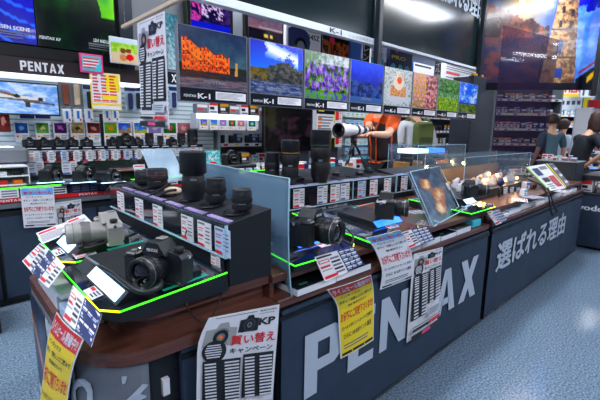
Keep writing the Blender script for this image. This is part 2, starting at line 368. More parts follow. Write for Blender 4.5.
# left unit with rounded corner
cA = wthing('corner_display_counter', 'corner display counter with rounded brown wooden top and black front panel', 'display counter', (.5,1.4,0))
lo = [(.22,1.80)]+arc(.42,1.16,.20,180,270)+[(.795,YF),(.795,2.75),(.55,2.75),(.4,1.98)]
lo = [(.22,1.74),(.22,1.13)]+arc(.39,1.13,.174,180,270)[1:]+[(.795,YF),(.795,2.1),(.5,2.1),(.45,1.92),(.28,1.90)]
up = [(.30,1.70),(.30,1.13)]+arc(.43,1.13,.13,180,270)[1:]+[(.795,1.0),(.795,2.1),(.52,2.1),(.47,1.92),(.30,1.90)]
rs = [(.325,1.68),(.325,1.14)]+arc(.44,1.14,.115,180,270)[1:]+[(.79,1.025),(.79,2.08),(.54,2.08),(.49,1.88),(.33,1.88)]
adopt(MB().prism(lo,.69,.728,'wood').build('worktop_board'), cA)
adopt(MB().prism(rs,.728,.782,'wood').build('riser_panel'), cA)
adopt(MB().prism(up,.782,.81,'wood').build('shelf_board'), cA)
# panels under it
def strip_panel(pts, z0, z1, m, name, par, off=.0):
    b = MB(); n=len(pts); b.add([(x,y,z0) for x,y in pts]+[(x,y,z1) for x,y in pts], [(i,i+1,n+i+1,n+i) for i in range(n-1)], m, True)
    o = b.build(name); s = o.modifiers.new('thickness','SOLIDIFY'); s.thickness=.012; s.offset = 1; return adopt(o, par)
bodyA = [(.26,1.70),(.26,1.16)]+arc(.40,1.14,.15,180,270)[1:]+[(.40,1.0),(.78,1.0),(.78,2.06),(.55,2.06),(.5,1.85),(.28,1.85)]
adopt(MB().prism(bodyA,.06,.69,'matte').build('cabinet_body'), cA)
pan = [(.232,1.73),(.232,1.15)]+arc(.385,1.13,.153,180,262)[1:]
ep = strip_panel(pan, .03, .688, 'panelgrey', 'end_panel', cA); ep['label'] = 'slate grey curved end panel with white Japanese characters'
# lettering on the end panel: runs towards the viewer along -y then round the corner
def panmap(s_):
    # s_ arc length from the far end
    segs=[Vector(p) for p in pan]; d=0
    for i in range(len(segs)-1):
        l=(segs[i+1]-segs[i]).length
        if s_ <= d+l or i==len(segs)-2:
            q=segs[i].lerp(segs[i+1], (s_-d)/l); tt=(segs[i+1]-segs[i]).normalized(); return q + Vector((tt.y,-tt.x))*-.0 , Vector((tt.y,-tt.x))
        d+=l
vs, ts, (x0,x1,y0,y1) = textgeo('選ばれる理由', .006)
W_=.98; H_=.185; off=.12
k_=W_/(x1-x0); g=[]
for a,b in vs:
    q,nn=panmap(max(0,min(.83, off+.10+(a-x0)*k_))); g.append((q.x+nn.x*.016, q.y+nn.y*.016, .495+(b-y0)/(y1-y0)*H_))
ok=[t for t in ts if all(off+.10+(vs[i][0]-x0)*k_>.0 and off+.10+(vs[i][0]-x0)*k_<.83 for i in t)]
L = MB()
for i,dz in enumerate((0,.006,-.006,.003)): L.add([(a-.0004*i,b-.0004*i+(.006,-.006,.006,-.006)[i],c+dz) for a,b,c in g], ok, 'banner_white')
pp=MB(); vs=[]; fs=[]; cs=[]
def endpic(a,b):
    n=fbm(a*4,b*6,11)
    if b>.62: return (.82,.84,.86) if (int(b*60)%3) else (.55,.58,.62)
    d=abs((b-.28)-(a-.3)*.5); return (.12+.25*n+ (.7 if d<.06 else 0),.18+.15*n+(.3 if d<.06 else 0),.30+.2*n)
for j in range(31):
    for i in range(16): q,nn=panmap(.005+.26*i/15); vs.append((q.x+nn.x*.019,q.y+nn.y*.019,.06+.62*(1-j/30))); cs.append(lin(tuple(min(1,max(0,c)) for c in endpic(i/15,j/30))))
for j in range(30):
    for i in range(15): k=j*16+i; fs.append((k,k+16,k+17,k+1))
pp.add(vs,fs,paintmat('printed_picture'),True,cs); adopt(pp.build('printed_picture'),cA); L = L.build('lettering'); adopt(L, cA)
# black front panel
adopt(MB().bb(.455,.79,.965,.985,.05,.688,'fabric',.002).bb(.455,.79,.958,.966,.655,.67,'metal').build('front_panel'), cA)
adopt(MB().bb(.405,.425,.985,1.0,.55,.60,'white').build('door_label'), cA)
for x,y in ((.42,1.05),(.72,1.06),(.36,1.6),(.7,1.98)): caster(cA, x, y)

# ------------------------------------------------------------------ price cards and printed text blocks
def price_card(w, h, seed=0, hdr='red', name='price_card', parent=None):
    rd = random.Random(seed); s = Sheet(w,h,'white' if rd.random()<.85 else 'ltblue',nv=1)
    s.rect(w*.06,h*.05,w*.55,h*.13,'greyink'); 
    s.rect(w*.08,h*.26,w*.46,h*.30,hdr); s.rect(w*.09,h*.36,w*.40,h*.39,'greyink'); s.rect(w*.08,h*.52,w*.44,h*.60,hdr); s.rect(w*.08,h*.70,w*.40,h*.73,'greyink')
    for i in range(5): s.rect(w*.60,h*(.17+.14*i),w*.92,h*(.21+.14*i),'ink' if i%2 else 'greyink')
    s.rect(w*.05,h*.86,w*.5,h*.97,hdr)
    return s
_cards = {}
def card(fmapargs, seed=0, parent=None, label=None, group=None, name='price_card', hdr='red'):
    """a price card copied from a few printed kinds; (tl, u, w, h, tilt)"""
    tl,u,w,h,tilt = fmapargs; key=(round(w,3),round(h,3),seed%5,hdr)
    ang = math.atan2(u[1],u[0])
    if key not in _cards:
        o = price_card(1,1,seed%5,hdr).build(name, lambda a,b,q: Vector((a*w, -q, -b*h)), thick=.0015); _cards[key]=o.data; bpy.data.objects.remove(o)
    o = bpy.data.objects.new(name, _cards[key]); C.objects.link(o)
    o.location = tl; o.rotation_euler = (-tilt,0,ang)
    if parent: adopt(o, parent)
    if label: tag(o, label, 'price card', group)
    return o

# ------------------------------------------------------------------ lens display boxes (tall black box with price fascia and lenses on top)
def lensbox(name, label, y0, y1, x0, x1, axis, zt, zf, cards):
    """axis 'x': long fascia faces -x (box runs along y); axis 'y': long fascia faces -y (box runs along x)"""
    t = wthing('lens_display_box', label, 'display box', ((x0+x1)/2,(y0+y1)/2,.81))
    b = MB()
    if axis=='x':
        b.add([(x0,y0,.811),(x1,y0,.811),(x1,y0,zt+.03),(x0,y0,zt),(x0,y1,.811),(x1,y1,.811),(x1,y1,zt+.03),(x0,y1,zt)],
              [(0,1,2,3),(5,4,7,6),(4,0,3,7),(1,5,6,2),(3,2,6,7),(4,5,1,0)], 'matte')
    else:
        b.add([(x0,y0,.811),(x1,y0,.811),(x1,y1,.811),(x0,y1,.811),(x0,y0,zt),(x1,y0,zt),(x1,y1,zt+.03),(x0,y1,zt+.03)],
              [(0,1,5,4),(1,2,6,5),(2,3,7,6),(3,0,4,7),(4,5,6,7),(3,2,1,0)], 'matte')
    adopt(b.build('box_body'), t)
    # clear fascia with price cards
    f = MB(); n=0
    if axis=='x':
        f.bb(x0-.012,x0-.006,y0,y1,zf,zt,'screen'); f.bb(x0-.016,x0-.005,y0-.002,y1,zt-.004,zt+.003,'acryl'); f.bb(x0-.016,x0-.005,y0-.002,y1,zf-.003,zf+.003,'edge')
        f.bb(x0-.016,x0-.005,y0-.003,y0,zf,zt,'edge')
        cutm=MB()
        for q in cards: c=card(((x0-.0135,q+.04,zt-.012),(0,-1),.088,(zt-zf)*.84,0),seed=int(q*100),parent=t)
        L_=y1-y0; k=int(L_/.16)
        for i in range(k):
            y=y0+.08+i*.16; f2=MB(); f2.lathe([(.045,0),(.045,.004),(.036,.006),(.030,.004)], 'metal', ((x0+x1)/2,y,zt+.017), (-.15,0,1), 20); adopt(f2.build('lens_seat'), t)
            adopt(MB().bb(x0+.008,x0+.028,y-.065,y+.065,zt+.001,zt+.006,'lilac').build('name_strip'), t)  # name strip; its lilac colour paints the reflection along the acrylic edge
    else:
        f.bb(x0,x1,y0-.012,y0-.006,zf,zt,'screen'); f.bb(x0,x1,y0-.016,y0-.005,zt-.003,zt+.003,'edge'); f.bb(x0,x1,y0-.016,y0-.005,zf-.003,zf+.003,'edge')
        for i in range(int((x1-x0)/.55)+1): x=min(x0+i*.55,x1-.004); f.bb(x,x+.004,y0-.017,y0-.005,zf,zt,'edge')
        for q in cards: c=card(((q,y0-.0135,zt-.012),(1,0),.085,(zt-zf)*.84,0),seed=int(q*100),parent=t,hdr='red' if int(q*37)%4 else 'blue')
        k=int((x1-x0)/.15)
        for i in range(k):
            x=x0+.07+i*.15; f2=MB(); f2.lathe([(.05,0),(.05,.004),(.04,.006),(.034,.004)], 'metal', (x,y0+.09,zt+.006), (0,-.08,1), 20); adopt(f2.build('lens_seat'), t)
            adopt(MB().bb(x-.06,x+.06,y0+.004,y0+.020,zt+.0015,zt+.006,'lilac').build('name_strip'), t)  # lilac on the name strip stands in for the reflection on the front edge
    adopt(f.build('clear_fascia'), t)
    return t
lb1 = lensbox('a', 'tall black lens display box on corner counter with price cards along its long side', 1.0, 2.06, .64, .805, 'x', 1.011, .908, [P(px,215,x=.63).y for px in (222,204,187,158,140,122)])
adopt(MB().bb(.632,.636,1.02,1.09,.845,.895,'matte').build('card_holder'), lb1); card(((.630,1.095,.90),(0,-1),.055,.05,0),seed=3,parent=lb1)
lb2 = lensbox('b', 'long black lens display box behind the middle trays, price cards facing front', 1.62, 2.12, 1.42, 2.45, 'y', .985, .857, [P(px,200,y=1.61).x for px in (293,317,330,340,357,369,383)])
lb3 = lensbox('c', 'black lens display box with price cards, continuing behind the clear leaflet holder', 1.62, 1.78, 2.47, 3.7, 'y', .985, .857, [P(px,180,y=1.61).x for px in (401,412,440,449)])
# ------------------------------------------------------------------ projection helpers for placing things where they stand
def pxof(p):
    p = Vector(p)-Vector((0,0,EYE)); c=[sum(R[i][j]*p[i] for i in range(3)) for j in range(3)]
    return 300+F*c[0]/c[2], 200+F*c[1]/c[2], c[2]
def along(px, fn, a, b):
    for _ in range(40):
        m=(a+b)/2
        if (pxof(fn(a))[0]-px)*(pxof(fn(m))[0]-px) <= 0: b=m
        else: a=m
    return Vector(fn((a+b)/2))
# ------------------------------------------------------------------ cameras
def make_dslr(label, body='black', grip='rubber', lens='black', ring='rubber', L=.075, r=.034, group=None, detail=True, brand=True):
    t = thing('dslr_camera' , label, 'camera', (0,0,0), 0, group)
    bm = MB()
    out = [(-.066,.002),(.064,.002),(.066,.06),(.058,.070),(.030,.076),(-.030,.076),(-.052,.074),(-.066,.066)]
    bm.prism([(x,z) for x,z in out][::-1], -.020, .022, body, 'y')
    bm.box((0,.0,.004),(.128,.05,.008), body, .003); bm.box((0,.024,.040),(.10,.008,.058), body, .003)
    bm.build('body', t)
    g = MB().prism([(a,b) for a,b in [(-.070,-.046),(-.040,-.046),(-.034,-.018),(-.034,.0),(-.070,.0)]], .003, .064, grip); g.box((-.052,-.030,.068),(.030,.034,.012), body, .004)
    go = g.build('hand_grip', t)
    MB().cyl((-.052,-.034,.073), .0065, .004, 'silverdk').build('shutter_button', go)
    h = MB(); h.add([(-.033,-.034,.070),(.033,-.034,.070),(.030,.022,.070),(-.030,.022,.070),(-.015,-.036,.098),(.015,-.036,.098),(.014,.014,.100),(-.014,.014,.100)],
        [(0,1,5,4),(1,2,6,5),(2,3,7,6),(3,0,4,7),(4,5,6,7)], body)
    h.box((0,-.0,.101),(.02,.022,.004),'silverdk',.001)
    ho = h.build('viewfinder_hump', t)
    if brand:
        MB().text('PENTAX', (0,-.0358,.078), (1,0,0), (0,0,1), 1, 'white', .02, 'c', .030, .007).build('brand_lettering', ho)
    if detail:
        MB().lathe([(.011,0),(.0115,.008),(.010,.010)], grip, (.045,.0,.074)).build('mode_dial', t)
        MB().lathe([(.008,0),(.008,.006)], grip, (-.045,.010,.074)).build('control_wheel', t)
        MB().bb(-.036,.036,.0275,.030,.012,.060,'screen').build('rear_screen', t)
        MB().box((.071,0,.064),(.006,.010,.010),'chrome',.002).build('strap_lug', t); MB().box((-.071,.004,.064),(.006,.010,.010),'chrome',.002).build('strap_lug', t)
    ln = MB().lathe([(.030,0),(.032,.004),(r*.93,.008),(r*.97,L*.35),(r*.97,L*.36),(r,L*.40),(r,L*.62),(r*.93,L*.66),(r*1.0,L*.72),(r*1.0,L*.97),(r*.94,L),(r*.80,L*.97),(r*.70,L*.90)], lens, (0,-.018,.040), (0,-1,0), 28, cap=False).build('lens', t)
    rb = MB()
    for i in range(28):
        a=2*PI*i/28; rb.box((math.cos(a)*r, -.018-L*.52, .040+math.sin(a)*r), (.003,L*.24,.002), ring, rot=Quaternion((0,-1,0), a))
    rb.lathe([(r*.99,L*.40),(r*1.01,L*.41),(r*1.01,L*.62),(r*.99,L*.63)], ring, (0,-.018,.040), (0,-1,0), 28, cap=False); rb.build('focus_ring', ln)
    MB().lathe([(r*.985,L*.80),(r*1.012,L*.81),(r*1.012,L*.83),(r*.985,L*.84)], 'silverdk', (0,-.018,.040), (0,-1,0), 28, cap=False).build('accent_ring', ln)
    MB().lathe([(r*.72,0),(r*.55,.004),(r*.3,.007),(.001,.008)], 'glass', (0,-.018-L*.86,.040), (0,-1,0), 24, cap=False).build('front_glass', ln)
    return t
def make_lens(label, r, h, style='plain', group=None, ring='redring', hood=False, name='camera_lens'):
    t = thing(name, label, 'camera lens', (0,0,0), 0, group)
    if style=='stub': pr=[(r*.72,0),(r*.72,h*.12),(r*.95,h*.16),(r*.95,h*.45),(r,h*.48),(r,h*.9),(r*.96,h*.93),(r*.96,h)]
    elif style=='tele': pr=[(r*.70,0),(r*.70,h*.05),(r*.86,h*.10),(r*.86,h*.42),(r*.92,h*.46),(r*.92,h*.70),(r*.97,h*.72),(r*.97,h*.80),(r,h*.81),(r,h)]
    elif style=='hooded': pr=[(r*.8,0),(r*.8,h*.05),(r*.84,h*.08),(r*.84,h*.48),(r*.80,h*.50),(r*.80,h*.54),(r,h*.56),(r,h)]
    else: pr=[(r*.8,0),(r*.82,h*.1),(r*.97,h*.2),(r*.97,h*.5),(r,h*.52),(r,h)]
    b=MB().lathe(pr,'black',n=28); b.build('barrel',t)
    for z0,z1 in (((.16,.40),(.48,.68)) if style!='hooded' else ((.14,.40),)):
        g=MB(); rr=max(q[0] for q in pr if q[1]<=h*z1)*1.005; n=30
        g.lathe([(rr,h*z0),(rr*1.012,h*z0+.001),(rr*1.012,h*z1-.001),(rr,h*z1)],'rubber',n=28,cap=False)
        for i in range(n): a=2*PI*i/n; g.box((math.cos(a)*rr*1.012,math.sin(a)*rr*1.012,h*(z0+z1)/2),(.002,.003,h*(z1-z0)*.9),'rubber',rot=Quaternion((0,0,1),a))
        g.build('focus_ring' if z0>.4 or style=='hooded' else 'zoom_ring',t)
    if ring: zz=.72 if style!='hooded' else .52; rr=r*.99 if style!='hooded' else r*.81; MB().lathe([(rr,h*zz),(rr*1.012,h*zz+.0005),(rr*1.012,h*zz+.0028),(rr,h*zz+.0033)],ring,n=28,cap=False).build('accent_ring',t)
    MB().lathe([(r*.93,0),(r*.93,.003),(r*.86,.005),(r*.84,.003),(.001,.003)],'matte',(0,0,h),n=24,cap=False).build('lens_cap',t)
    MB().bb(-.012,.012,-r*.98-.001,-r*.9,h*.42,h*.46,'greyink').build('scale_mark',t)
    return t
def lens_at(px, py, wpx, hpx, z, label, style='plain', ring=None, pos=None, group=None, rz=0):
    p = Vector(pos) if pos is not None else P(px,py,z=z); d = pxof(p)[2]
    o = make_lens(label, wpx/2*d/F, hpx*d/F*1.0, style, group, ring); o.location=p; o.rotation_euler=(0,0,rz if rz else math.atan2(p.y,p.x)-PI/2); return o
# ------------------------------------------------------------------ lit camera trays
def make_tray(label, W, Dp, zf, zb, loc, rz, cham=.05, win='ledw', bx=(.14,.80), by=(.16,.75), winspan=None, extra=True):
    t = thing('camera_display_tray', label, 'display tray', loc, rz)
    out=[(0,.0),(W-cham,0),(W,cham*.7),(W,Dp),(0,Dp)]; n=len(out)
    zt=lambda y: zf+(zb-zf)*y/Dp
    b=MB(); b.add([(x,y+.006,0) for x,y in out]+[(x,y,zt(y)-.006) for x,y in out], [tuple(range(n-1,-1,-1)), tuple(range(n,2*n))]+[(i,(i+1)%n,n+(i+1)%n,n+i) for i in range(n)],'matte'); b.build('tray_base',t)
    a=MB(); a.add([(x,y,zt(y)-.006) for x,y in out]+[(x,y,zt(y)) for x,y in out], [tuple(range(n-1,-1,-1)), tuple(range(n,2*n))]+[(i,(i+1)%n,n+(i+1)%n,n+i) for i in range(n)],'screen'); ao=a.build('top_plate',t)
    q=[(x,y,zt(y)-.0035) for x,y in out]; e=.003
    MB().tube([q[4],q[0],q[1]],.0026,'led',6).tube([q[2],q[3]],.0026,'led',6).build('lit_edge',t)
    y2=MB().tube([Vector(q[1])+ (Vector(q[0])-Vector(q[1]))*.28+Vector((0,-.0006,.0006)),q[1],q[2]],.0030,'ledy',6).build('lit_edge',t); y2['label']='yellow glowing edge corner'
    # raised block with a lit front window
    x0,x1=W*bx[0],W*bx[1]; y0,y1=Dp*by[0],Dp*by[1]; h=.030; z0=zt(y0); z1=zt(y1)
    k=MB(); k.add([(x0,y0-.0,z0),(x1,y0,z0),(x1,y1,z1),(x0,y1,z1),(x0,y0+.035,z0+h),(x1,y0+.035,z0+h),(x1,y1,z1+h*.7),(x0,y1,z1+h*.7)],
      [(0,1,5,4),(1,2,6,5),(2,3,7,6),(3,0,4,7),(4,5,6,7),(3,2,1,0)],'black'); ko=k.build('camera_stand',t)
    ws=winspan or (0,1); wx0=x0+(x1-x0)*ws[0]; wx1=x0+(x1-x0)*ws[1]
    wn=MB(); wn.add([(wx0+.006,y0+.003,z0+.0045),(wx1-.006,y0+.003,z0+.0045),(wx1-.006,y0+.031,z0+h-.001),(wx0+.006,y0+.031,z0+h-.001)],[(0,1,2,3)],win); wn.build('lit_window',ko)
    if extra:
        MB().bb(W*.05,W*.16,Dp*.10,Dp*.22,zt(0)+.0005,zt(Dp*.15)+.002,'grey').bb(W*.06,W*.15,Dp*.12,Dp*.20,zt(0)+.001,zt(Dp*.15)+.0026,'mid').build('spec_plate',ao)
        pl=Sheet(W*.30,Dp*.30,'mid',nv=1); pl.rect(.005,.005,W*.29,Dp*.28,'slateplate'); pl.lines(W*.02,Dp*.03,W*.27,Dp*.26,7,'ltblue',.35,seed=int(W*1000))
        y_a,y_b=Dp*.97,Dp*.62; pl.build('printed_plate',quadmap((W*.04,y_a,zt(y_a)+.002),(W*.36,y_a,zt(y_a)+.002),(W*.36,y_b,zt(y_b)+.002),(W*.04,y_b,zt(y_b)+.002)),ao,thick=.001)
        pl=Sheet(W*.2,Dp*.12,'white',nv=1); pl.rect(.004,.004,W*.08,Dp*.05,'red'); pl.lines(W*.1,.004,W*.19,Dp*.11,3,'ink'); y_a,y_b=y0-.004,y0-.034
        pl.build('name_plate',quadmap((W*.55,y_a,zt(y_a)+.006),(W*.74,y_a,zt(y_a)+.006),(W*.74,y_b,zt(y_b)+.002),(W*.55,y_b,zt(y_b)+.002)),ao,thick=.001)
        s=MB(); s.add([(W*.90,Dp*.45,zt(Dp*.45)+.001),(W*.96,Dp*.45,zt(Dp*.45)+.001),(W*.96,Dp*.85,zt(Dp*.85)+.001),(W*.90,Dp*.85,zt(Dp*.85)+.001)],[(0,1,2,3)],'ledt'); s.build('teal_glow_strip',ao)
    return t, (lambda x,y: zt(y)+h*.82)
def on_tray(t, lx, ly, z):
    c,s=math.cos(t.rotation_euler.z),math.sin(t.rotation_euler.z); return (t.location.x+lx*c-ly*s, t.location.y+lx*s+ly*c, t.location.z+z)
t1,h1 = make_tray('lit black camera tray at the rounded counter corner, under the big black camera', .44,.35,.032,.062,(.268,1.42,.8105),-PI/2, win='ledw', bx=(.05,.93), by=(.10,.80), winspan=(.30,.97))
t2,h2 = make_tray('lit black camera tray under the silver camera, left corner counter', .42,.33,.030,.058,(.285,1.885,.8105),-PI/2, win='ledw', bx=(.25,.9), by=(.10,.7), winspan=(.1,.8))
t3,h3 = make_tray('lit black camera tray just right of the curved clear shield', .36,.45,.030,.075,(.875,.955,.8105),0, win='ledb', bx=(.30,.93), by=(.22,.75))
t4,h4 = make_tray('lit black camera tray half covered by the white summer sale sheet', .42,.50,.030,.075,(1.31,.955,.8105),0, win='ledb', bx=(.42,.95), by=(.20,.70))
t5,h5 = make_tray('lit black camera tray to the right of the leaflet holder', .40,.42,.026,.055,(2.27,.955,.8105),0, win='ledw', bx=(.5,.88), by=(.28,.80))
black_dslr = make_dslr('large black camera with white brand letters on the rounded corner tray', L=.062, r=.034)
def put_cam(o, t, lx, ly, z, rz): o.location = on_tray(t,lx,ly,z); o.rotation_euler=(0,0,rz)
black_dslr.scale=(1.2,)*3; p=P(164,274,z=.8105+.085); black_dslr.location=(p.x,p.y,.8105+.069); black_dslr.rotation_euler=(0,0,math.radians(-62))
silver = make_dslr('silver camera with a silver lens pointing left, second tray of the corner counter','silver','rubber','silver','silverdk',.115,.033)
silver.scale=(1.14,)*3; p=P(113,240,z=.88); silver.location=(p.x,p.y,.8105+.065); silver.rotation_euler=(0,0,math.radians(-100))
c3 = make_dslr('black camera with green ringed lens pointing right, beside the curved clear shield',L=.085,r=.036,ring='rubber')
c3.scale=(1.3,)*3; p=P(308,238,z=.90); c3.location=(p.x,p.y,.8105+.078); c3.rotation_euler=(0,0,math.radians(14))
c4 = make_dslr('black camera on the tray half covered by the summer sale sheet',L=.08,r=.034)
c4.scale=(1.22,)*3; p=P(383,214,z=.90); c4.location=(p.x,p.y,.8105+.078); c4.rotation_euler=(0,0,math.radians(30))
c5 = make_dslr('black camera on the tray right of the clear leaflet holder',L=.10,r=.034)
c5.scale=(1.12,)*3; p=P(467,196,z=.875); c5.location=(p.x,p.y,.8105+.066); c5.rotation_euler=(0,0,math.radians(36))
# ------------------------------------------------------------------ lenses on the boxes
ob1 = lambda y: (.728,y,1.030)
for px,w_,h_,st,rg,lab in ((194,26,46,'hooded',None,'tall hooded black lens standing on the corner lens box'),(158,20,19,'stub','redring','short black lens with a red ring on the corner lens box'),(144,17,13,'stub',None,'low black lens at the far end of the corner lens box'),
    (216,20,26,'stub',None,'black lens with a petal shaped top beside the clear shield'),(242,20,22,'stub',None,'black lens nearest the viewer on the corner lens box')):
    p=along(px, ob1, 1.0, 4.0); lens_at(0,0,w_,h_,0,lab,st,rg,pos=p)
p=along(173, lambda y:(.725,y,1.030),1,4); wd=MB().lathe([(.034,0),(.036,.006),(.034,.018),(.020,.024)],'cream').build('lens_cover'); wd.location=p; tag(wd,'round cream coloured cap lying on the corner lens box','cover')
for px,py,w_,h_,st,rg,lab in ((272,181.5,14.5,29,'plain',None,'plain black lens at the left end of the long lens box'),(290,182.5,18.5,43,'tele','gold','tall black telephoto lens with a gold ring'),(320,180.5,21,51,'tele','greenring','tallest black telephoto lens with a green ring')):
    q=P(px,py,z=1.0); q.z=.9855+.06*(q.y-1.62)+.001; lens_at(px,py,w_,h_,0,lab,st,rg,pos=q)
# ------------------------------------------------------------------ printed sheets on the counters
def camera_icon(s, u, v, w, m1='ink', m2='grey'):
    s.poly([(u,v+w*.2),(u+w*.3,v+w*.18),(u+w*.38,v),(u+w*.66,v),(u+w*.74,v+w*.18),(u+w,v+w*.22),(u+w,v+w*.78),(u,v+w*.78)], m1)
    s.disc(u+w*.52,v+w*.48,w*.30,m2); s.disc(u+w*.52,v+w*.48,w*.24,'ink'); s.disc(u+w*.52,v+w*.48,w*.13,'mid'); s.disc(u+w*.52,v+w*.48,w*.07,'orange' if m1!='ink' else 'navy')
def kp_sheet(w=.297,h=.44):
    s=Sheet(w,h,'white',nv=12,nu=3)
    s.rect(w*.10,h*.035,w*.66,h*.042,'ink'); s.text('RICOH',w*.95,h*.05,1,'ink',.02,'r',w*.24,h*.022); s.lines(w*.70,h*.065,w*.95,h*.075,1,'greyink')
    camera_icon(s,w*.04,h*.10,w*.38,'silver','silverdk'); camera_icon(s,w*.44,h*.065,w*.26,'ink','grey')
    s.text('PENTAX',w*.44,h*.205,1,'ink',.02,'l',w*.24,h*.02); s.text('KP',w*.70,h*.165,1,'ink',.03,'l',w*.24,h*.058)
    s.text('買い替え',w*.36,h*.305,1,'red',.018,'l',w*.60,h*.085); s.text('キャンペーン',w*.36,h*.372,1,'ink',.02,'l',w*.57,h*.045)
    s.disc(w*.18,h*.335,w*.14,'ink',w*.135)
    for i in range(6): s.rect(w*(.07+.01*abs(i-2.5)),h*(.280+.019*i),w*(.27-.01*abs(i-2.5)),h*(.289+.019*i),'white',lay=s.lay if i==0 else s.lay-1)
    s.rect(w*.05,h*.405,w*.50,h*.80,'ink'); s.rect(w*.53,h*.385,w*.95,h*.73,'ink',lay=s.lay-1)
    for i in range(15):
        v=h*(.425+.024*i)
        s.rect(w*.07,v,w*.20,v+h*.012,'white',lay=s.lay if i==0 else s.lay-1); s.rect(w*.30,v,w*.48,v+h*.012,'white',lay=s.lay-1)
        if i<13: s.rect(w*.55,v-h*.015,w*.68,v-h*.003,'white',lay=s.lay-1); s.rect(w*.75,v-h*.015,w*.93,v-h*.003,'white',lay=s.lay-1)
    s.rect(w*.53,h*.75,w*.95,h*.82,'shelfw'); s.lines(w*.56,h*.76,w*.92,h*.81,3,'greyink')
    s.rect(w*.05,h*.84,w*.95,h*.845,'ink'); s.rect(w*.06,h*.86,w*.55,h*.885,'ink'); s.rect(w*.60,h*.855,w*.95,h*.89,'red'); s.rect(w*.03,h*.91,w*.97,h*.975,'ink'); s.rect(w*.35,h*.92,w*.62,h*.96,'pink')
    return s
def sale_sheet(w=.27,h=.38,bg='yellow',top='red',title='タイムセール開催中!!',kind='y'):
    s=Sheet(w,h,'white',nv=12,nu=3); s.rect(w*.025,h*.015,w*.975,h*.985,bg); s.rect(w*.025,h*.015,w*.975,h*.19,top)
    if kind=='y': s.text(title,w*.5,h*.168,1,'white',.022,'c',w*.90,h*.115)
    else:
        s.text('いまだけ！開催中',w*.5,h*.075,1,'yellow',.03,'c',w*.55,h*.045); s.text(title,w*.5,h*.178,1,'red',.045,'c',w*.86,h*.085)
    s.text('ペンタックス',w*.12,h*.255,1,'ink',.015,'l',w*.5,h*.042); s.text('ボディ・交換レンズご購入で',w*.5,h*.345,1,'ink',.02,'c',w*.88,h*.055); s.text('店頭表示価格より',w*.5,h*.42,1,'ink',.02,'c',w*.5,h*.04)
    s.text('お気軽にご相談下さいませ!',w*.5,h*.60,1,'red',.024,'c',w*.90,h*.13)
    s.text('ゴールドポイントカードと交換で',w*.5,h*.70,1,'ink',.015,'c',w*.88,h*.045); s.text('さらに 10 %ポイント進呈',w*.5,h*.79,1,'ink',.015,'c',w*.80,h*.05)
    s.lines(w*.10,h*.84,w*.85,h*.90,2,'greyink'); s.rect(w*.04,h*.93,w*.96,h*.965,'ink'); s.rect(w*.3,h*.938,w*.7,h*.957,bg)
    return s
def at(px,py,**k): return P(px,py,**k)
o=kp_sheet().build('campaign_poster', rowmap([(P(209,318,y=.930),P(279.5,304.5,y=.932)),(P(198.5,343,y=.935),P(277.5,333,y=.935)),(P(197,374,y=.936),P(275,364,y=.936)),(P(196.5,406,y=.936),P(273,395,y=.935)),(P(196,438,y=.935),P(271,426,y=.934))],0)); tag(o,'large white campaign poster with red characters taped to the black corner panel','poster')
o=sale_sheet().build('sale_notice', rowmap([(P(327,290,z=.764),P(371,275,z=.764)),(P(337,306,y=.925),P(373.5,288,y=.925)),(P(339,330,y=.935),P(374,309,y=.935)),(P(340.5,359,y=.943),P(373.5,340,y=.943))],.004)); tag(o,'yellow sale notice with red header hanging over the banner letters P and E','notice')
o=kp_sheet(.30,.45).build('campaign_poster', rowmap([(P(414,254,y=.938),P(443,247,y=.938)),(P(411,285,y=.935),P(441,272,y=.935)),(P(406.5,343,y=.936),P(437,322,y=.936))],.003)); tag(o,'exchange campaign poster hanging in front of the banner between letters N and A','poster')
o=sale_sheet(.27,.30,'white','skyblue','サマーセール','s').build('sale_notice', rowmap([(P(366,238,z=.885),P(400,230,z=.885)),(P(375,250,y=.935),P(408,241,y=.93)),(P(382,270,y=.93),P(413,260,y=.93)),(P(380,290,y=.94),P(414,277,y=.94))],.002)); tag(o,'white summer sale sheet with blue header draped over the middle tray','notice')
o=sale_sheet(.29,.46).build('sale_notice', rowmap([(P(56.5,312,x=.205),P(84,339,x=.205)),(P(48,338,x=.195),P(74.5,362,x=.195)),(P(44.5,366,x=.20),P(69.5,386,x=.20)),(P(40,400,x=.20),P(65.5,418,x=.20)),(P(37,432,x=.20),P(62,452,x=.20))],.006)); tag(o,'yellow sale notice with red header on the curved end panel at far left','notice')
# spec leaflets clipped to the front of the trays
def spec_sheet(w,h,kind,seed=0):
    s=Sheet(w,h,'white' if kind!='navy' else 'navy',nv=3)
    if kind=='navy':
        for j in range(5):
            for i in range(3): s.rect(w*(.06+.31*i),h*(.06+.19*j),w*(.32+.31*i),h*(.13+.19*j),'white',lay=1); s.rect(w*(.06+.31*i),h*(.155+.19*j),w*(.26+.31*i),h*(.19+.19*j),'ltblue',lay=1)
    else:
        s.rect(w*.05,h*.05,w*.7,h*.12,'ink'); s.rect(w*.05,h*.2,w*.5,h*.34,'red'); s.rect(w*.05,h*.44,w*.45,h*.52,'red'); s.rect(w*.05,h*.84,w*.6,h*.95,'red')
        for i in range(5): s.rect(w*.55,h*(.2+.15*i),w*.94,h*(.28+.15*i),'ink' if i%2 else 'greyink',lay=4)
        s.rect(w*.08,h*.23,w*.45,h*.30,'white'); s.rect(w*.05,h*.60,w*.48,h*.63,'greyink')
    return s
def specs(qs, group):
    for (kind, pts, plane, lab) in qs:
        tl,tr,br,bl=[P(a,b,**({plane[0]:v})) for (a,b),v in zip(pts,plane[1])]
        o=spec_sheet(.12,.12,kind).build('spec_leaflet', quadmap(tl,tr,br,bl)); tag(o,lab,'leaflet',group)
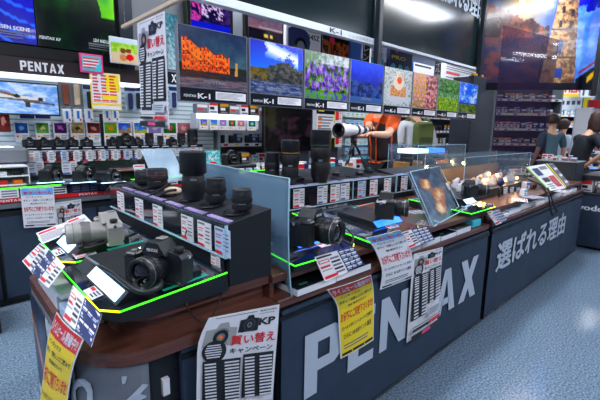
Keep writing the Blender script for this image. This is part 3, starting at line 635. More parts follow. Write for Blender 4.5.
specs([('w',[(40,243),(49,249),(33,274),(22,261)],('x',(.262,.262,.20,.20)),'white and red spec leaflet hanging off the left edge of the silver camera tray, outermost'),
       ('navy',[(48.5,249),(56,257),(39,279),(31,271)],('x',(.262,.262,.20,.20)),'navy spec leaflet hanging off the left edge of the silver camera tray'),
       ('w',[(56,257),(65,266),(48,288),(38,279)],('x',(.262,.262,.20,.20)),'white and red spec leaflet hanging off the silver camera tray, nearest the front tray'),
       ('w',[(73,285),(85,297),(75,330),(63,318)],('x',(.258,.258,.20,.20)),'white and red spec leaflet hanging below the rounded corner tray'),
       ('navy',[(85,297),(102,314),(91,347),(75,330)],('x',(.258,.258,.20,.20)),'navy spec leaflet with small white boxes below the rounded corner tray'),
       ('w',[(314.5,257),(337,250.5),(348,272),(325,281.5)],('y',(.948,.948,.92,.92)),'white and red spec leaflet under the tray beside the curved shield'),
       ('navy',[(337,250.5),(354,246.5),(364,264),(348,271)],('y',(.948,.948,.92,.92)),'navy spec leaflet under the tray beside the curved shield'),
       ('w',[(400,233),(411,229.5),(421,244),(409,249)],('y',(.950,.950,.925,.925)),'white and red spec leaflet beside the summer sale sheet'),
       ('navy',[(411,229.5),(427,226),(435,239.5),(421,245)],('y',(.950,.950,.925,.925)),'navy spec leaflet beside the summer sale sheet'),
       ('w',[(487,212),(492,210.5),(502,223),(496,225)],('y',(.950,.950,.925,.925)),'white spec leaflet under the tray right of the leaflet holder'),
       ('navy',[(492,210.5),(499,208.5),(508,220.5),(502,222.5)],('y',(.950,.950,.925,.925)),'navy spec leaflet under the tray right of the leaflet holder')], 'spec leaflets')
# books and boxes in the open shelf under the trays
def booklet(x0,x1,y0,y1,z0,z1,lab,cover='screen',grp=None,strip=None):
    t=thing('catalogue_stack',lab,'catalogue',((x0+x1)/2,(y0+y1)/2,z0),0,grp); X,Y,Z=(x1-x0)/2,(y1-y0)/2,z1-z0
    MB().bb(-X,X,-Y,Y,0,Z-.003,'white',.001).build('paper_block',t); c=MB().bb(-X-.001,X+.001,-Y-.001,Y+.001,Z-.003,Z,cover).build('cover',t)
    MB().bb(-X*.7,-X*.3,-Y*.8,-Y*.66,Z,Z+.0006,strip or 'greenring').build('title_strip',c); return t
booklet(.875,1.075,.94,1.13,.7285,.757,'thick catalogue with black cover lying on the wooden board, below the shield side tray')
booklet(1.085,1.30,.945,1.13,.7285,.757,'thick catalogue with black cover half hidden behind the yellow sale notice')
xs=[1.56,1.74,1.93,2.11,2.30]
for i in range(4):
    booklet(xs[i]+.005,xs[i+1]-.008,.96,1.13,.7285,.757+.006*(i%2),'%s white sided catalogue from the summer sale sheet towards the aisle'%ORD[i],['cyan','screen','screen','matte'][i],'catalogues under the middle trays')
xs=[2.34,2.46]
o=MB().box((2.41,1.04,.752),(.12,.13,.045),'cyan',.002).build('product_box'); tag(o,'pale blue product box in the open shelf below the tray right of the leaflet holder','box')
xs=[2.66+.27*i for i in range(9)]
for i in range(8):
    booklet(xs[i]+.01,xs[i+1]-.02,.965+.01*(i%3),1.14,.7285,.752+.010*((i*7)%3),'%s white catalogue pile from the counter joint towards the aisle'%ORD[i],['white','ltblue','shelfw'][i%3],'catalogue piles on the aisle counter','greyink')
# papers left of the silver camera
for (pts,lab,bg) in (([(36,233),(66,222),(74,231),(42,244)],'white text sheet lying at the left end of the silver camera tray','white'),([(66,221),(84,214),(93,223),(74,231)],'white and pink sheet lying behind the silver camera tray papers','white')):
    s=Sheet(.2,.12,bg,nv=2); s.rect(.01,.01,.12,.03,'red'); s.lines(.01,.04,.19,.11,6,'greyink')
    z=.862; o=s.build('paper_sheet', quadmap(*[P(a,b,z=.862) for a,b in pts])); tag(o,lab,'paper')
o=spec_sheet(.14,.04,'w').build('price_strip', quadmap(*[P(a,b,z=.853) for a,b in ((72,254),(92,249),(97,253),(76,259))])); tag(o,'small yellow and red price strip at the front edge of the silver camera tray','price strip')
# ------------------------------------------------------------------ curved clear shield and leaflet holder
sh=MB(); vs=[]; fs=[]; n=18; m_=10
for j in range(m_+1):
    v=j/m_
    for i in range(n+1):
        u=i/n; y=1.62-u*.62; x=.862+.0*u
        if u>.72: e=(u-.72)/.28; x+= .012*e*e*(.2+.8*v); y-= .012*e+.03*e*(1-v)**3
        zt=1.158-.02*u; zb=.812 if u<.9 else .812-.085*((u-.9)/.1)**1.3
        vs.append((x,y,zb+(zt-zb)*v))
for j in range(m_):
    for i in range(n): a=j*(n+1)+i; fs.append((a,a+1,a+n+2,a+n+1))
sh.add(vs,fs,'frost',True); shield=sh.build('curved_shield'); md=shield.modifiers.new('thickness','SOLIDIFY'); md.thickness=.004
tag(shield,'curved pale blue clear shield standing beside the corner lens box','shield')
e=MB(); idx=[j*(n+1)+n for j in range(m_+1)]; e.tube([vs[i] for i in idx],.0028,'edge',6); e.tube([vs[m_*(n+1)+i] for i in range(n+1)],.0022,'edge',6); eo=e.build('bright_edge'); eo.parent=shield
# leaflet holder
hb=[P(431,227,z=.812),P(459,212,z=.812)]; ht=[P(408,173,D=pxof(hb[0])[2]+.14),P(437,168,D=pxof(hb[1])[2]+.14)]
ht[1]=ht[0]+(hb[1]-hb[0])
hold=wthing('leaflet_holder','tilted clear leaflet holder with a blue brown printed leaflet, middle of the counter','holder',(hb[0]+hb[1])/2)
def petals(a,b):
    n=fbm(a*5,b*5,2); c=mixc((.16,.24,.32),(.40,.50,.58),.4+n+.3*(b-.5))
    for x,y,r in ((.35,.28,.16),(.6,.55,.20),(.5,.78,.17)):
        d=math.hypot(a-x,(b-y)*1.3)
        if d<r+.08*n: c=mixc((.90,.80,.66),(.60,.38,.22),d/r+n)
    return c
s=Sheet(.2,.3,'white',nv=12,nu=6); s.pic(0,0,.2,.3,petals,28,40); adopt(s.build('leaflet', quadmap(ht[0],ht[1],hb[1],hb[0])),hold)
nn=((hb[0]-ht[0]).cross(ht[1]-ht[0])).normalized()
for off,mt,nm in ((-.010,'acryl','back_sheet'),):
    b=MB(); g=[p+nn*off for p in (ht[0]+(ht[0]-hb[0])*.02,ht[1]+(ht[1]-hb[1])*.02,hb[1],hb[0])]; g2=[p+nn*(off+.003) for p in g]
    b.add(g+g2,[(0,1,2,3),(7,6,5,4),(0,4,5,1),(1,5,6,2),(2,6,7,3),(3,7,4,0)],mt); adopt(b.build(nm),hold)
adopt(MB().tube([hb[0]+nn*.014,ht[0]+nn*.014,ht[1]+nn*.014,hb[1]+nn*.014,hb[0]+nn*.014],.0022,'edge',6).build('bright_edge'),hold)
lip=MB(); c=[hb[0]+nn*.014,hb[1]+nn*.014]; lip.tube([c[0]+Vector((0,0,.03)),c[0]+nn*.04,c[1]+nn*.04,c[1]+Vector((0,0,.03))],.0035,'edge',6); adopt(lip.build('bottom_lip'),hold)
# ------------------------------------------------------------------ cables and straps
def cable(pts, r, name, lab, m='rubber', cat='cable', n=6):
    v=[Vector(p) for p in pts]; out=[]
    for i in range(len(v)-1):
        g=lambda k: v[max(0,min(len(v)-1,k))]
        for q in range(n): f=q/n; a,b,c,d=g(i-1),g(i),g(i+1),g(i+2); out.append(.5*((2*b)+(c-a)*f+(2*a-5*b+4*c-d)*f*f+(3*b-a-3*c+d)*f**3))
    out.append(v[-1]); o=MB().tube(out,r,m,8).build(name); return tag(o,lab,cat)
def pz(l): return [P(a,b,z=z) for a,b,z in l]
cable(pz([(187,262,.902),(177,266,.902),(163,272,.902),(150,282,.902),(140,290,.902),(136,283,.902),(146,276,.902),(157,277,.902),(161,284,.902),(152,291,.902),(138,291,.902),(122,280,.902),(112,272,.902),(100,266,.902)]),.0075,'security_cable','thick black coiled security cable in front of the big black camera')
cable(pz([(100,266,.902),(92,261,.895),(86,257,.888)]),.0045,'cable_clip','grey clip end of the security cable on the corner tray','mid','clip')
cable(pz([(136,233,.888),(118,240,.885),(104,243,.885),(86,248,.880),(79,240,.885),(76,228,.895),(82,224,.905),(85,236,.90),(80,248,.884)]),.006,'security_cable','thick black cable crossing the tray under the silver camera')
cable(pz([(204,232,.86),(212,236,.88),(220,246,.86),(228,262,.84),(226,272,.815),(222,283,.81)])+[P(220,300,y=.975),P(208,320,y=.965),P(195,318,y=.97),P(186,302,y=.98),P(190,286,z=.813)],.0022,'thin_cable','thin black wire looping over the wooden edge below the corner lens box')
cable([P(185,236,z=.94),P(189,225,z=.95),P(194,228,z=.92),P(194,246,z=.90)],.0025,'thin_cable','thin black wire at the right side of the big black camera')
for i,(l,lab) in enumerate(([(152,186),(140,192),(128,194),(114,196),(107,201),(103,209)],'first'),) if False else enumerate((([(152,186),(143,189),(128,183),(114,184),(106,192)],'far'),([(170,184),(160,190),(146,198),(134,206),(130,207)],'middle'),([(176,190),(166,192),(150,202),(138,210),(132,209)],'near'))):
    cable([P(a,b,x=.70-.02*j) for j,(a,b) in enumerate(l)],.0055,'security_cable','thick black security cable drooping over the price cards of the corner lens box, %s one'%lab)
cable([P(222,213,x=.74),P(228,209,x=.75),P(234,214,x=.74),P(240,215,x=.75),P(238,207,x=.78)],.0045,'security_cable','black cable curled around the lens nearest the viewer')
cable([P(334,232,z=.87),P(345,228,z=.87),P(353,236,z=.87),P(350,244,z=.86),P(340,238,z=.86)],.004,'security_cable','black cable beside the camera with the green ringed lens')
cable([P(350,246,y=.95),P(357,256,y=.94),P(353,268,y=.94),P(346,272,y=.935)],.0016,'thin_cable','thin grey wire below the tray beside the curved shield','mid')
cable([P(545,183,z=.83),P(549,190,y=.97),P(553,203,y=.95),P(557,211,y=.948),P(553,215,y=.948),P(550,205,y=.95),P(548,194,y=.96),P(541,184,z=.83)],.006,'camera_strap','black strap hanging over the aisle end of the counter edge',cat='strap')
cable([P(522,176,z=.83),P(532,181,z=.835),P(543,186,z=.83),P(547,193,z=.815)],.009,'camera_strap','black strap lying in front of the tilted product board',cat='strap')
# ------------------------------------------------------------------ pictures (painted per vertex)
def orange_building(a,b):
    c=mixc((.10,.20,.34),(.36,.48,.50),b*1.3+.3*fbm(a*3,b*3,1))
    u=(a-.04)/.68; gab=abs(((u*3.0)%1)-.5)
    t=.17+.24*u+ (.07*gab*2 if .02<u<.98 else 0) - (.05 if abs(u-.08)<.06 else 0)
    if 0<u<1 and t<b<.72:
        c=mixc((1,.52,.10),(.72,.20,.06),(b-t)*1.0+.9*fbm(a*9,b*9,2)+.2*u); p=(u*12)%1; q=((b-t)*9)%1
        if .32<p<.62 and .25<q<.8: c=(.40,.16,.10) if q<.7 else (.95,.75,.4)
        if b-t<.02 or abs(b-t-.24)<.008: c=(.45,.15,.08)
    elif .60<b<.72: c=(.16,.20,.18)
    if b>=.72: c=mixc((.34,.24,.20),(.16,.20,.28),a*.8+.7*fbm(a*5,b*14,4)) if b<.84 else mixc((.62,.50,.48),(.30,.32,.42),.5+fbm(a*3,b*24,4))
    if abs(a-.83)<.022-.02*(.70-b) and .5<b<.74: c=(.80,.62,.36)
    return c
def mountains(a,b):
    n=fbm(a*4,b*4,5,4); c=mixc((.04,.22,.72),(.16,.48,.92),b*2)
    d=abs((b-.16)-(a-.5)*.35)
    if d<.14+.35*n and .25<a<.9: c=mixc((.95,.97,1),c,d*5-.2)
    if b>.36+.30*abs(a-.62)+.08*n: c=mixc((.16,.20,.24),(.42,.40,.36),.5+fbm(a*9,b*9,6)*1.5)
    if b>.50 and a<.30 and n>-.12: c=mixc((.66,.52,.16),(.30,.30,.16),.4+n)
    if b>.76: c=mixc((.22,.27,.42),(.58,.62,.72),.4+fbm(a*6,b*26,8))
    return c
def wisteria(a,b):
    n=fbm(a*9,b*5,9,4); c=mixc((.12,.24,.10),(.50,.66,.22),.5+n*1.3)
    if fbm(a*14,b*3,10)>.0 and b<.8: c=mixc((.40,.20,.66),(.78,.62,.95),.5+n*1.3)
    if b<.22: c=mixc((.45,.55,.45),(.85,.85,.90),a+n)
    if b>.84: c=(.35,.60,.15) if n>-.1 else (.4,.3,.7)
    return c
def blue_peaks(a,b):
    n=fbm(a*6,b*6,12,4); c=mixc((.02,.10,.45),(.10,.35,.90),1-b+.2*n)
    if b>.5+.15*fbm(a*3,0,13): c=mixc((.06,.12,.35),(.25,.38,.62),.5+n*1.5)
    if b>.86: c=(.30,.42,.62)
    return c
def dish(a,b):
    d=math.hypot(a-.5,(b-.62)*1.1); c=(.80,.82,.84)
    if abs(a-.5)<.30 and .45<b<.75 and d<.34: c=mixc((.75,.45,.28),(.9,.75,.55),.5+fbm(a*20,b*20,14)*2)
    if math.hypot(a-.52,(b-.3)*.9)<.09: c=(.95,.35,.12)
    elif math.hypot(a-.5,(b-.32)*.8)<.2: c=(.95,.88,.80)
    if d>.36 and fbm(a*16,b*16,15)>.22: c=(.55,.55,.35)
    return c
def blossoms(a,b):
    n=fbm(a*8,b*8,16,4); return mixc((.45,.25,.22),(.95,.70,.72),.5+n*1.4) if a>.5 or n>0 else mixc((.9,.7,.15),(.4,.45,.2),b+n)
def lakegreen(a,b):
    n=fbm(a*8,b*10,17,4)
    if b<.45: return mixc((.12,.32,.12),(.45,.65,.30),.5+n)
    if b<.6: return mixc((.55,.70,.55),(.25,.45,.28),.5+n*2)
    return mixc((.20,.45,.12),(.75,.80,.20),.5+n)
def skyfield(a,b):
    n=fbm(a*3,b*4,18,4)
    if b<.66: return mixc((.10,.42,.88),(.92,.95,1),b*.5+n*1.1)
    return mixc((.25,.40,.12),(.55,.55,.25),.5+n) if b>.72 else (.25,.3,.6)
def aurora(a,b):
    q=a*.8-b*1.0+.06*math.sin(a*9); c=mixc((.0,.02,.30),(.03,.12,.72),.35+.5*a+.2*math.sin(q*7))
    for k in range(5):
        if abs(q-(-.2+.11*k+.05*math.sin(b*5+k)))<.012: c=(.25,.50,1)
    return c
def leaf(a,b):
    n=fbm(a*1.6,b*1.6,22,1); c=mixc((.03,.12,.13),(.10,.30,.14),.4+n+.35*math.sin(b*4))
    if b<.30+.10*math.sin(a*3.6+.4) and a<.72: c=mixc((.36,.66,.05),(.72,.90,.10),.55+n*.9)
    if abs(b-(a-.58)*2.2)<.02 and .55<a<.86: c=(.55,.75,.1)
    if a>.78+.25*(b-.2)**2 and b<.62: c=mixc((.26,.62,.05),(.62,.88,.10),.6+n*.9)
    return c
def airplane(a,b):
    n=fbm(a*2.5,b*4,23,4); c=mixc((.45,.62,.85),(.82,.87,.93),.45+n*1.2)
    # fuselage running left to right, wing sweeping down right and up left
    f=.50+.10*(a-.5)
    if .05<a<.80 and abs(b-f)<.085*(1-abs(a-.42)*.9): c=(.86,.85,.84) if b<f+.02 else (.45,.42,.42)
    if .02<a<.42 and abs(b-(.26+.45*a))<.045: c=(.55,.42,.35)
    if .45<a<.95 and abs(b-(.58+.16*(a-.45)))<.03: c=(.42,.36,.36)
    for x,y in ((.36,.42),(.72,.50)):
        if math.hypot((a-x)*1.5,b-y)<.065: c=(.25,.24,.28)
    if .48<a<.56 and .6<b<.78: c=(.3,.3,.32)
    return c
def family(a,b):
    n=fbm(a*6,b*6,24,3); c=mixc((.55,.75,.25),(.85,.92,.50),.5+n)
    if b>.55: c=(.90,.82,.70)
    if math.hypot(a-.45,b-.5)<.11 or math.hypot(a-.66,b-.48)<.10: c=(.55,.33,.22)
    if math.hypot(a-.44,(b-.78))<.14: c=(.85,.60,.40)
    if math.hypot(a-.70,(b-.74))<.15: c=(.88,.15,.20)
    if b<.2: c=(.85,.92,.96)
    return c
def stage(a,b):
    n=fbm(a*6,b*6,25,4); c=mixc((.10,.08,.25),(.35,.25,.50),.5+n)
    if abs(a-.55)<.28 and .25<b<.7 and n>0: c=(.92,.80,.95)
    if a<.25 and n>.05: c=(.85,.35,.70)
    if b>.82: c=(.12,.18,.80)
    if b<.2: c=(.1,.15,.65)
    return c
def twilight(a,b):
    n=fbm(a*5,b*5,26,3); c=mixc((.32,.30,.42),(.70,.52,.55),b*1.3+n*.4)
    if b>.62: c=(.16,.14,.20)
    if math.hypot(a-.5,(b-.84)*1.2)<.07 or math.hypot(a-.66,(b-.85))<.05: c=(1,.85,.45)
    if .55<b<.60 and a>.3: c=(.75,.72,.75)
    return c
def citynight(a,b):
    n=fbm(a*10,b*3,27,3); c=(.08,.07,.09)
    if .3<b<.75 and n>.0: c=(.70,.38,.12)
    if math.hypot(a-.35,b-.25)<.09: c=(.85,.2,.45)
    return c
def lighthouse(a,b):
    n=fbm(a*3,b*3,30,3); c=mixc((.08,.20,.56),(.40,.56,.82),b*1.0+n*.4)
    if a>.70 and b>.34: c=mixc((.50,.66,.90),(.26,.44,.78),.4+n*1.2)
    if a>.60 and b<.42-.1*n: c=(.04,.13,.62)
    d=math.hypot((a-.29)*1.0,(b-.36)*.9)
    if a<.58 and d<.40: c=mixc((1,.78,.38),c,(d/.38)**.7)
    if d<.028: c=(1,.98,.8)
    if a<.55 and b>.40+.35*max(0,a)-.03+.05*n: c=mixc((.22,.16,.20),(.72,.44,.30),.55+n*1.2-.9*max(0,b-.50))
    if a<.5 and b>.62: c=mixc((.16,.20,.34),(.40,.26,.28),.45+fbm(a*4,b*7,33)*1.3)
    cx=.665+.03*(.9-b); hw=.070+.105*max(0,b-.30)
    if b>.28 and abs(a-cx)<hw*1.12 and b<.945:
        br=.10 if (int(b*46)%2==0) else 0
        c=mixc((.36,.27,.22),(.72,.58,.44),.5+fbm(a*22,b*22,34,3)*1.2-.45*(a-cx)/hw+br)
        for bb in (.56,.76): 
            if abs(b-bb)<.008: c=(.30,.24,.22)
        if abs(a-cx+.02)<.022 and .64<b<.73: c=(.16,.26,.42)
        if abs(a-cx+.0)<.030 and .84<b<.91: c=(.10,.26,.52)
        for q,w in ((-.03,.42),(.05,.44),(-.04,.52),(.05,.53)):
            if abs(a-cx-q)<.014 and abs(b-w)<.025: c=(.22,.2,.22)
    if abs(a-cx)<.085 and .26<b<.33: c=(.26,.22,.22) if (int(a*90)%2) else (.5,.42,.36)
    if b>.945: c=(.10,.10,.15)
    if a>.82 and b>.92-.62*(a-.82): c=(.10,.12,.18)
    if a>.92 and abs(b-(.93-.9*(a-.92)))<.022: c=(.9,.75,.12)
    if a>.84 and abs(b-(.89-.62*(a-.82)))<.010: c=(.55,.12,.2)
    return c
def generic(seed,pal):
    def f(a,b):
        n=fbm(a*3,b*3,seed,4); 
        if math.hypot(a-.5,b-.5)<.2+.1*n: return pal[2]
        return mixc(pal[0],pal[1],b+n)
    return f
PAL=[((.15,.45,.75),(.2,.3,.45),(.55,.7,.85)),((.2,.5,.2),(.5,.7,.3),(.95,.85,.7)),((.45,.1,.5),(.3,.08,.35),(.85,.5,.8)),((.85,.75,.5),(.6,.5,.35),(.35,.25,.1)),((.35,.1,.1),(.5,.25,.2),(.85,.6,.55)),((.5,.75,.1),(.35,.6,.1),(.95,.6,.15)),((.1,.35,.85),(.75,.55,.15),(.4,.6,.9)),((.1,.4,.85),(.8,.75,.2),(.2,.5,.9)),((.5,.45,.7),(.6,.55,.7),(.8,.75,.85)),((.1,.5,.15),(.05,.35,.1),(.9,.15,.5)),((.75,.5,.55),(.6,.4,.4),(.85,.7,.65)),((.05,.3,.6),(.1,.4,.3),(.5,.8,.2))]
def Rr(px0,py0,px1,py1,y):
    cx,cy=(px0+px1)/2,(py0+py1)/2; return P(px0,cy,y=y).x,P(px1,cy,y=y).x,P(cx,py1,y=y).z,P(cx,py0,y=y).z
BLK=mat('black_frame',(.05,.055,.07),.4)
def framed(name,label,cat,r,y,fn,nu,nv,m,border=.02,depth=.04,group=None,framem=BLK,extra=None,par=None):
    x0,x1,z0,z1=r; t=wthing(name,label,cat,((x0+x1)/2,y+depth/2,z0),group)
    adopt(MB().bb(x0,x1,y,y+depth,z0,z1,framem,.003).build('frame'),t)
    s=Sheet(x1-x0-2*border,z1-z0-2*border,'white',nv=1); 
    if fn: s.pic(0,0,s.w,s.h,fn,nu,nv,m)
    if extra: extra(s)
    adopt(s.build('picture',vstand((x0+border,y-.002,z1-border),(1,0),s.w,s.h)),t); return t
LIT=paintmat('lit_picture',.25,emit=.28,coat=.2); PRN=paintmat('glossy_print',.25,emit=.02,coat=.15)
# ---- row of large lit sample photographs above the middle of the shop
pics=[(179,247.5,orange_building,110,76,'orange lit brick building'),(249.5,302.5,mountains,96,70,'cloudy mountain'),(304,348,wisteria,90,70,'purple wisteria garden'),(349.5,382,blue_peaks,70,60,'deep blue mountains'),(383.5,411,dish,60,60,'plated dessert dish'),(412.5,436.5,blossoms,50,50,'pink and yellow blossoms'),(437.5,458,lakegreen,40,50,'green woodland lake'),(459,477,skyfield,36,44,'blue sky over a field')]
YP=2.2; zt=1.885; zb=1.540; zs=1.4577
for i,(a,b,fn,nu,nv,nm) in enumerate(pics):
    x0=P(a,95,y=YP).x; x1=P(b,100,y=YP).x
    t=wthing('sample_photo_panel','large hanging sample photograph of a %s'%nm,'photo panel',((x0+x1)/2,YP+.02,zs),'sample photographs')
    adopt(MB().bb(x0,x1,YP,YP+.03,zs,zt,'mid',.002).build('frame'),t)
    s=Sheet(x1-x0-.012,zt-zb-.006,'white',nv=1); s.pic(0,0,s.w,s.h,fn,nu,nv,PRN); 
    if i<4: s.text('PENTAX',s.w*.5,s.h*.93,1,'mid',.01,'c',s.w*.32,s.h*.06)
    adopt(s.build('photograph',vstand((x0+.006,YP-.002,zt-.003),(1,0),s.w,s.h)),t)
    s=Sheet(x1-x0-.012,zb-zs-.008,'screen',nv=1); s.text('PENTAX',s.w*.05,s.h*.72,1,'white',.01,'l',s.w*.17,s.h*.2); s.text('K-1',s.w*.24,s.h*.80,1,'white',.03,'l',s.w*.18,s.h*.42)
    s.rect(s.w*.50,s.h*.14,s.w*.98,s.h*.80,'white'); s.lines(s.w*.52,s.h*.22,s.w*.96,s.h*.72,5,'greyink',.35)
    adopt(s.build('caption_strip',vstand((x0+.006,YP-.002,zb-.003),(1,0),s.w,s.h)),t)
# ---- hanging posts
for px,py,lab in ((378,60,'left'),(478,90,'right')):
    x=P(px,py,y=2.46).x; t=MB().bb(x-.03,x+.03,2.44,2.50,1.5,3.3,mat('slate_post',(.12,.15,.2),.35,.3),.006).build('hanging_post'); tag(t,'dark square post hanging from the ceiling, %s'%('behind the dessert photo panel' if lab=='left' else 'at the left edge of the lighthouse poster'),'post')
# ---- glossy header boards over the photographs
HB=mat('glossy_dark_green_board',(.03,.10,.12),.17,spec=.4,noise_amt=.015,nscale=2.5)
for i,(a,b,lab) in enumerate(((150,377,'glossy dark header board above the orange building and wisteria photographs'),(380,489,'glossy dark header board with white characters left of the lighthouse poster'))):
    x0=P(a,0,y=2.5).x if i==0 else P(a,40,y=2.5).x+.0; x1=P(b,40,y=2.5).x if i==0 else P(b,70,y=2.5).x
    t=wthing('header_board',lab,'sign board',((x0+x1)/2,2.53,2.18))
    adopt(MB().bb(x0,x1,2.52,2.56,2.185,3.3,HB,.004).build('glossy_board'),t)
    rr=MB().bb(x0,x1,2.505,2.57,2.165 if i else 2.14,2.195 if i else 2.20,'shelfw',.002).build('bottom_rail'); adopt(rr,t)
    if i==0:
        l=MB().text('K-1',(P(330,34,y=2.5).x,2.503,2.150),(1,0,0),(0,0,1),1,'ink',.02,'l',.16,.042)
        x=P(330,34,y=2.5).x+.26; l2=MB().text('レンズ交換式カメラ 体験コーナー',(x,2.502,2.155),(1,0,0),(0,0,1),1,'greyink',.0,'l',.75,.028)
        adopt(l.build('rail_lettering'),t); adopt(l2.build('rail_caption'),t)
    else:
        l=MB()
        for k,(dx,dz) in enumerate(((0,0),(.01,0),(-.01,0))): l.text('選ばれる理由',(P(436,0,y=2.5).x+dx,2.517-.0003*k,P(460,9,y=2.5).z+dz),(1,0,0),(0,0,1),1,'banner_white',.006,'l',P(486,0,y=2.5).x-P(436,0,y=2.5).x,.32)
        adopt(l.build('board_lettering'),t)
# ---- screens and signs seen through the gap between header and photographs
ga='pictures behind the header rail'
framed('hanging_screen','dark framed screen showing a stage performance with blue border','screen',Rr(187,-12,233,34,3.1),3.1,stage,36,30,LIT,.03,group=None)
framed('hanging_screen','dark framed screen with a dusk townscape above the mountain photograph','screen',Rr(245,8,285,44,3.1),3.1,twilight,28,26,LIT,.035)
o=MB().bb(P(231,20,y=3.14).x,P(246,20,y=3.14).x,3.16,3.26,1.6,3.3,'shelfw',.01).build('pillar'); tag(o,'narrow white pillar between the stage screen and the dusk screen','pillar')
def sign645(s):
    s.poly([(s.w*.04,s.h*.25),(s.w*.28,s.h*.10),(s.w*.6,s.h*.25),(s.w*.68,s.h*.5),(s.w*.6,s.h*1.),(s.w*.05,s.h*1.)],'navy'); s.disc(s.w*.40,s.h*.66,s.w*.18,'screen'); s.disc(s.w*.40,s.h*.66,s.w*.11,'mid')
    s.text('発売記念',s.w*.96,s.h*.22,1,'ink',.015,'r',s.w*.55,s.h*.15); s.text('645Z',s.w*.96,s.h*.42,1,'ink',.03,'r',s.w*.36,s.h*.15)
framed('camera_sign','white sign with a big dark blue camera and 645Z lettering','sign',Rr(286,22,321,60,2.95),2.95,None,1,1,None,.006,framem=M['white'],extra=sign645)
framed('city_sign','dark sign with orange city lights above the wisteria photograph','sign',Rr(322,31,349,68,2.95),2.95,citynight,22,22,PRN,.004)
o=MB().bb(*Rr(350,42,361,70,2.95)[:2],2.95,2.97,*Rr(350,42,361,70,2.95)[2:],'blue').build('blue_sign'); tag(o,'plain blue sign above the deep blue mountain photograph','sign')
def vtext(txt,px0,py0,px1,py1,y,lab,bg='ink',fg='white'):
    x0,x1,z0,z1=Rr(px0,py0,px1,py1,y); s=Sheet(x1-x0,z1-z0,bg,nv=1); n=len(txt); ch=s.h/n
    for i,c in enumerate(txt): s.text(c,s.w/2,ch*(i+.88),1,fg,.01,'c',s.w*.72,ch*.74)
    o=s.build('vertical_sign',vstand((x0,y,z1),(1,0),s.w,s.h)); tag(o,lab,'sign'); return o
vtext('レンズ',362.5,44,369.5,70,2.9,'black vertical sign with white characters beside the plain blue sign')
o=framed('small_sign','white and blue small sign left of the hanging post','sign',Rr(371,50,384,68,2.95),2.95,None,1,1,None,.004,framem=M['white'],extra=lambda s:(s.rect(0,s.h*.45,s.w,s.h*.95,'cyan'),s.lines(s.w*.1,s.h*.08,s.w*.9,s.h*.4,2,'ink')))
def discs(s):
    s.rect(0,0,s.w,s.h,'navy'); s.disc(s.w*.3,s.h*.15,s.w*.07,'pink'); s.text('PRO',s.w*.1,s.h*.38,1,'yellow',.02,'l',s.w*.6,s.h*.09)
    for i in range(3):
        for j in range(2): s.disc(s.w*(.18+.3*i),s.h*(.6+.25*j),s.w*.11,'cyan')
framed('filter_sign','dark teal sign with pale discs right of the hanging post','sign',Rr(388.5,44,412,86,2.95),2.95,None,1,1,None,.004,framem=M['navy'],extra=discs)
o=framed('small_sign','bright blue and white sign above the blossoms photograph','sign',Rr(413,64,434,80,3.3),3.3,None,1,1,None,.004,framem=M['blue'],extra=lambda s:(s.rect(0,0,s.w,s.h*.35,'white'),s.lines(s.w*.05,s.h*.05,s.w*.9,s.h*.3,1,'ink'),s.rect(s.w*.1,s.h*.5,s.w*.6,s.h*.7,'white')))
vtext('フィルター',434.5,56,441,84,3.0,'tall black vertical filter sign with white characters')
framed('notice_board','white notice board with red headings above the green lake photograph','sign',Rr(442,58,482,94,3.4),3.4,None,1,1,None,.006,framem=M['white'],extra=lambda s:(s.rect(s.w*.08,s.h*.12,s.w*.4,s.h*.2,'red'),s.rect(s.w*.08,s.h*.45,s.w*.4,s.h*.53,'red'),s.lines(s.w*.08,s.h*.25,s.w*.9,s.h*.42,3,'greyink'),s.lines(s.w*.08,s.h*.58,s.w*.9,s.h*.85,4,'greyink')))
# ---- the big lighthouse poster and its neighbours, turned towards the counter corner
def facing(px0,py0,px1,py1,D):
    bl=P(px0,py1,D=D); br=P(px1,py1,D=D); h=P(px0,py0,D=D).z-bl.z; hr=h
    return bl+Vector((0,0,h)),br+Vector((0,0,hr)),br,bl
def fpanel(name,lab,cat,px0,py0,px1,py1,D,fn=None,nu=1,nv=1,m=None,bg='white',extra=None,th=.03,group=None,back='mid'):
    tl,tr,br,bl=facing(px0,py0,px1,py1,D); w_=(tr-tl).length; h_=(tl-bl).length; s=Sheet(w_,h_,bg,nv=1)
    if fn: s.pic(0,0,w_,h_,fn,nu,nv,m)
    if extra: extra(s)
    o=s.build(name,quadmap(tl,tr,br,bl),thick=th,back=back); return tag(o,lab,cat,group)
fpanel('lighthouse_poster','huge hanging poster of a stone lighthouse tower at sunset','poster',480,-42,594,90,5.6,lighthouse,150,140,PRN)
pl=facing(591,-60,597,98,5.4); o=MB().bb(-.03,.03,-.03,.03,0,1.6,'metal',.005).build('hanging_post'); o.location=(P(594,90,D=5.45).x,P(594,90,D=5.45).y,P(594,96,D=5.45).z); o.scale=(1,1,1); tag(o,'dark post at the right edge of the lighthouse poster','post')
fpanel('lamp_poster','strip of grey poster with brown discs at the top right corner','poster',596,-30,640,100,5.7,lambda a,b:(.45,.32,.25) if math.hypot((a*1.2)%.4-.2,(b*3)%.4-.2)<.12 else (.35,.38,.42),20,40,PRN)
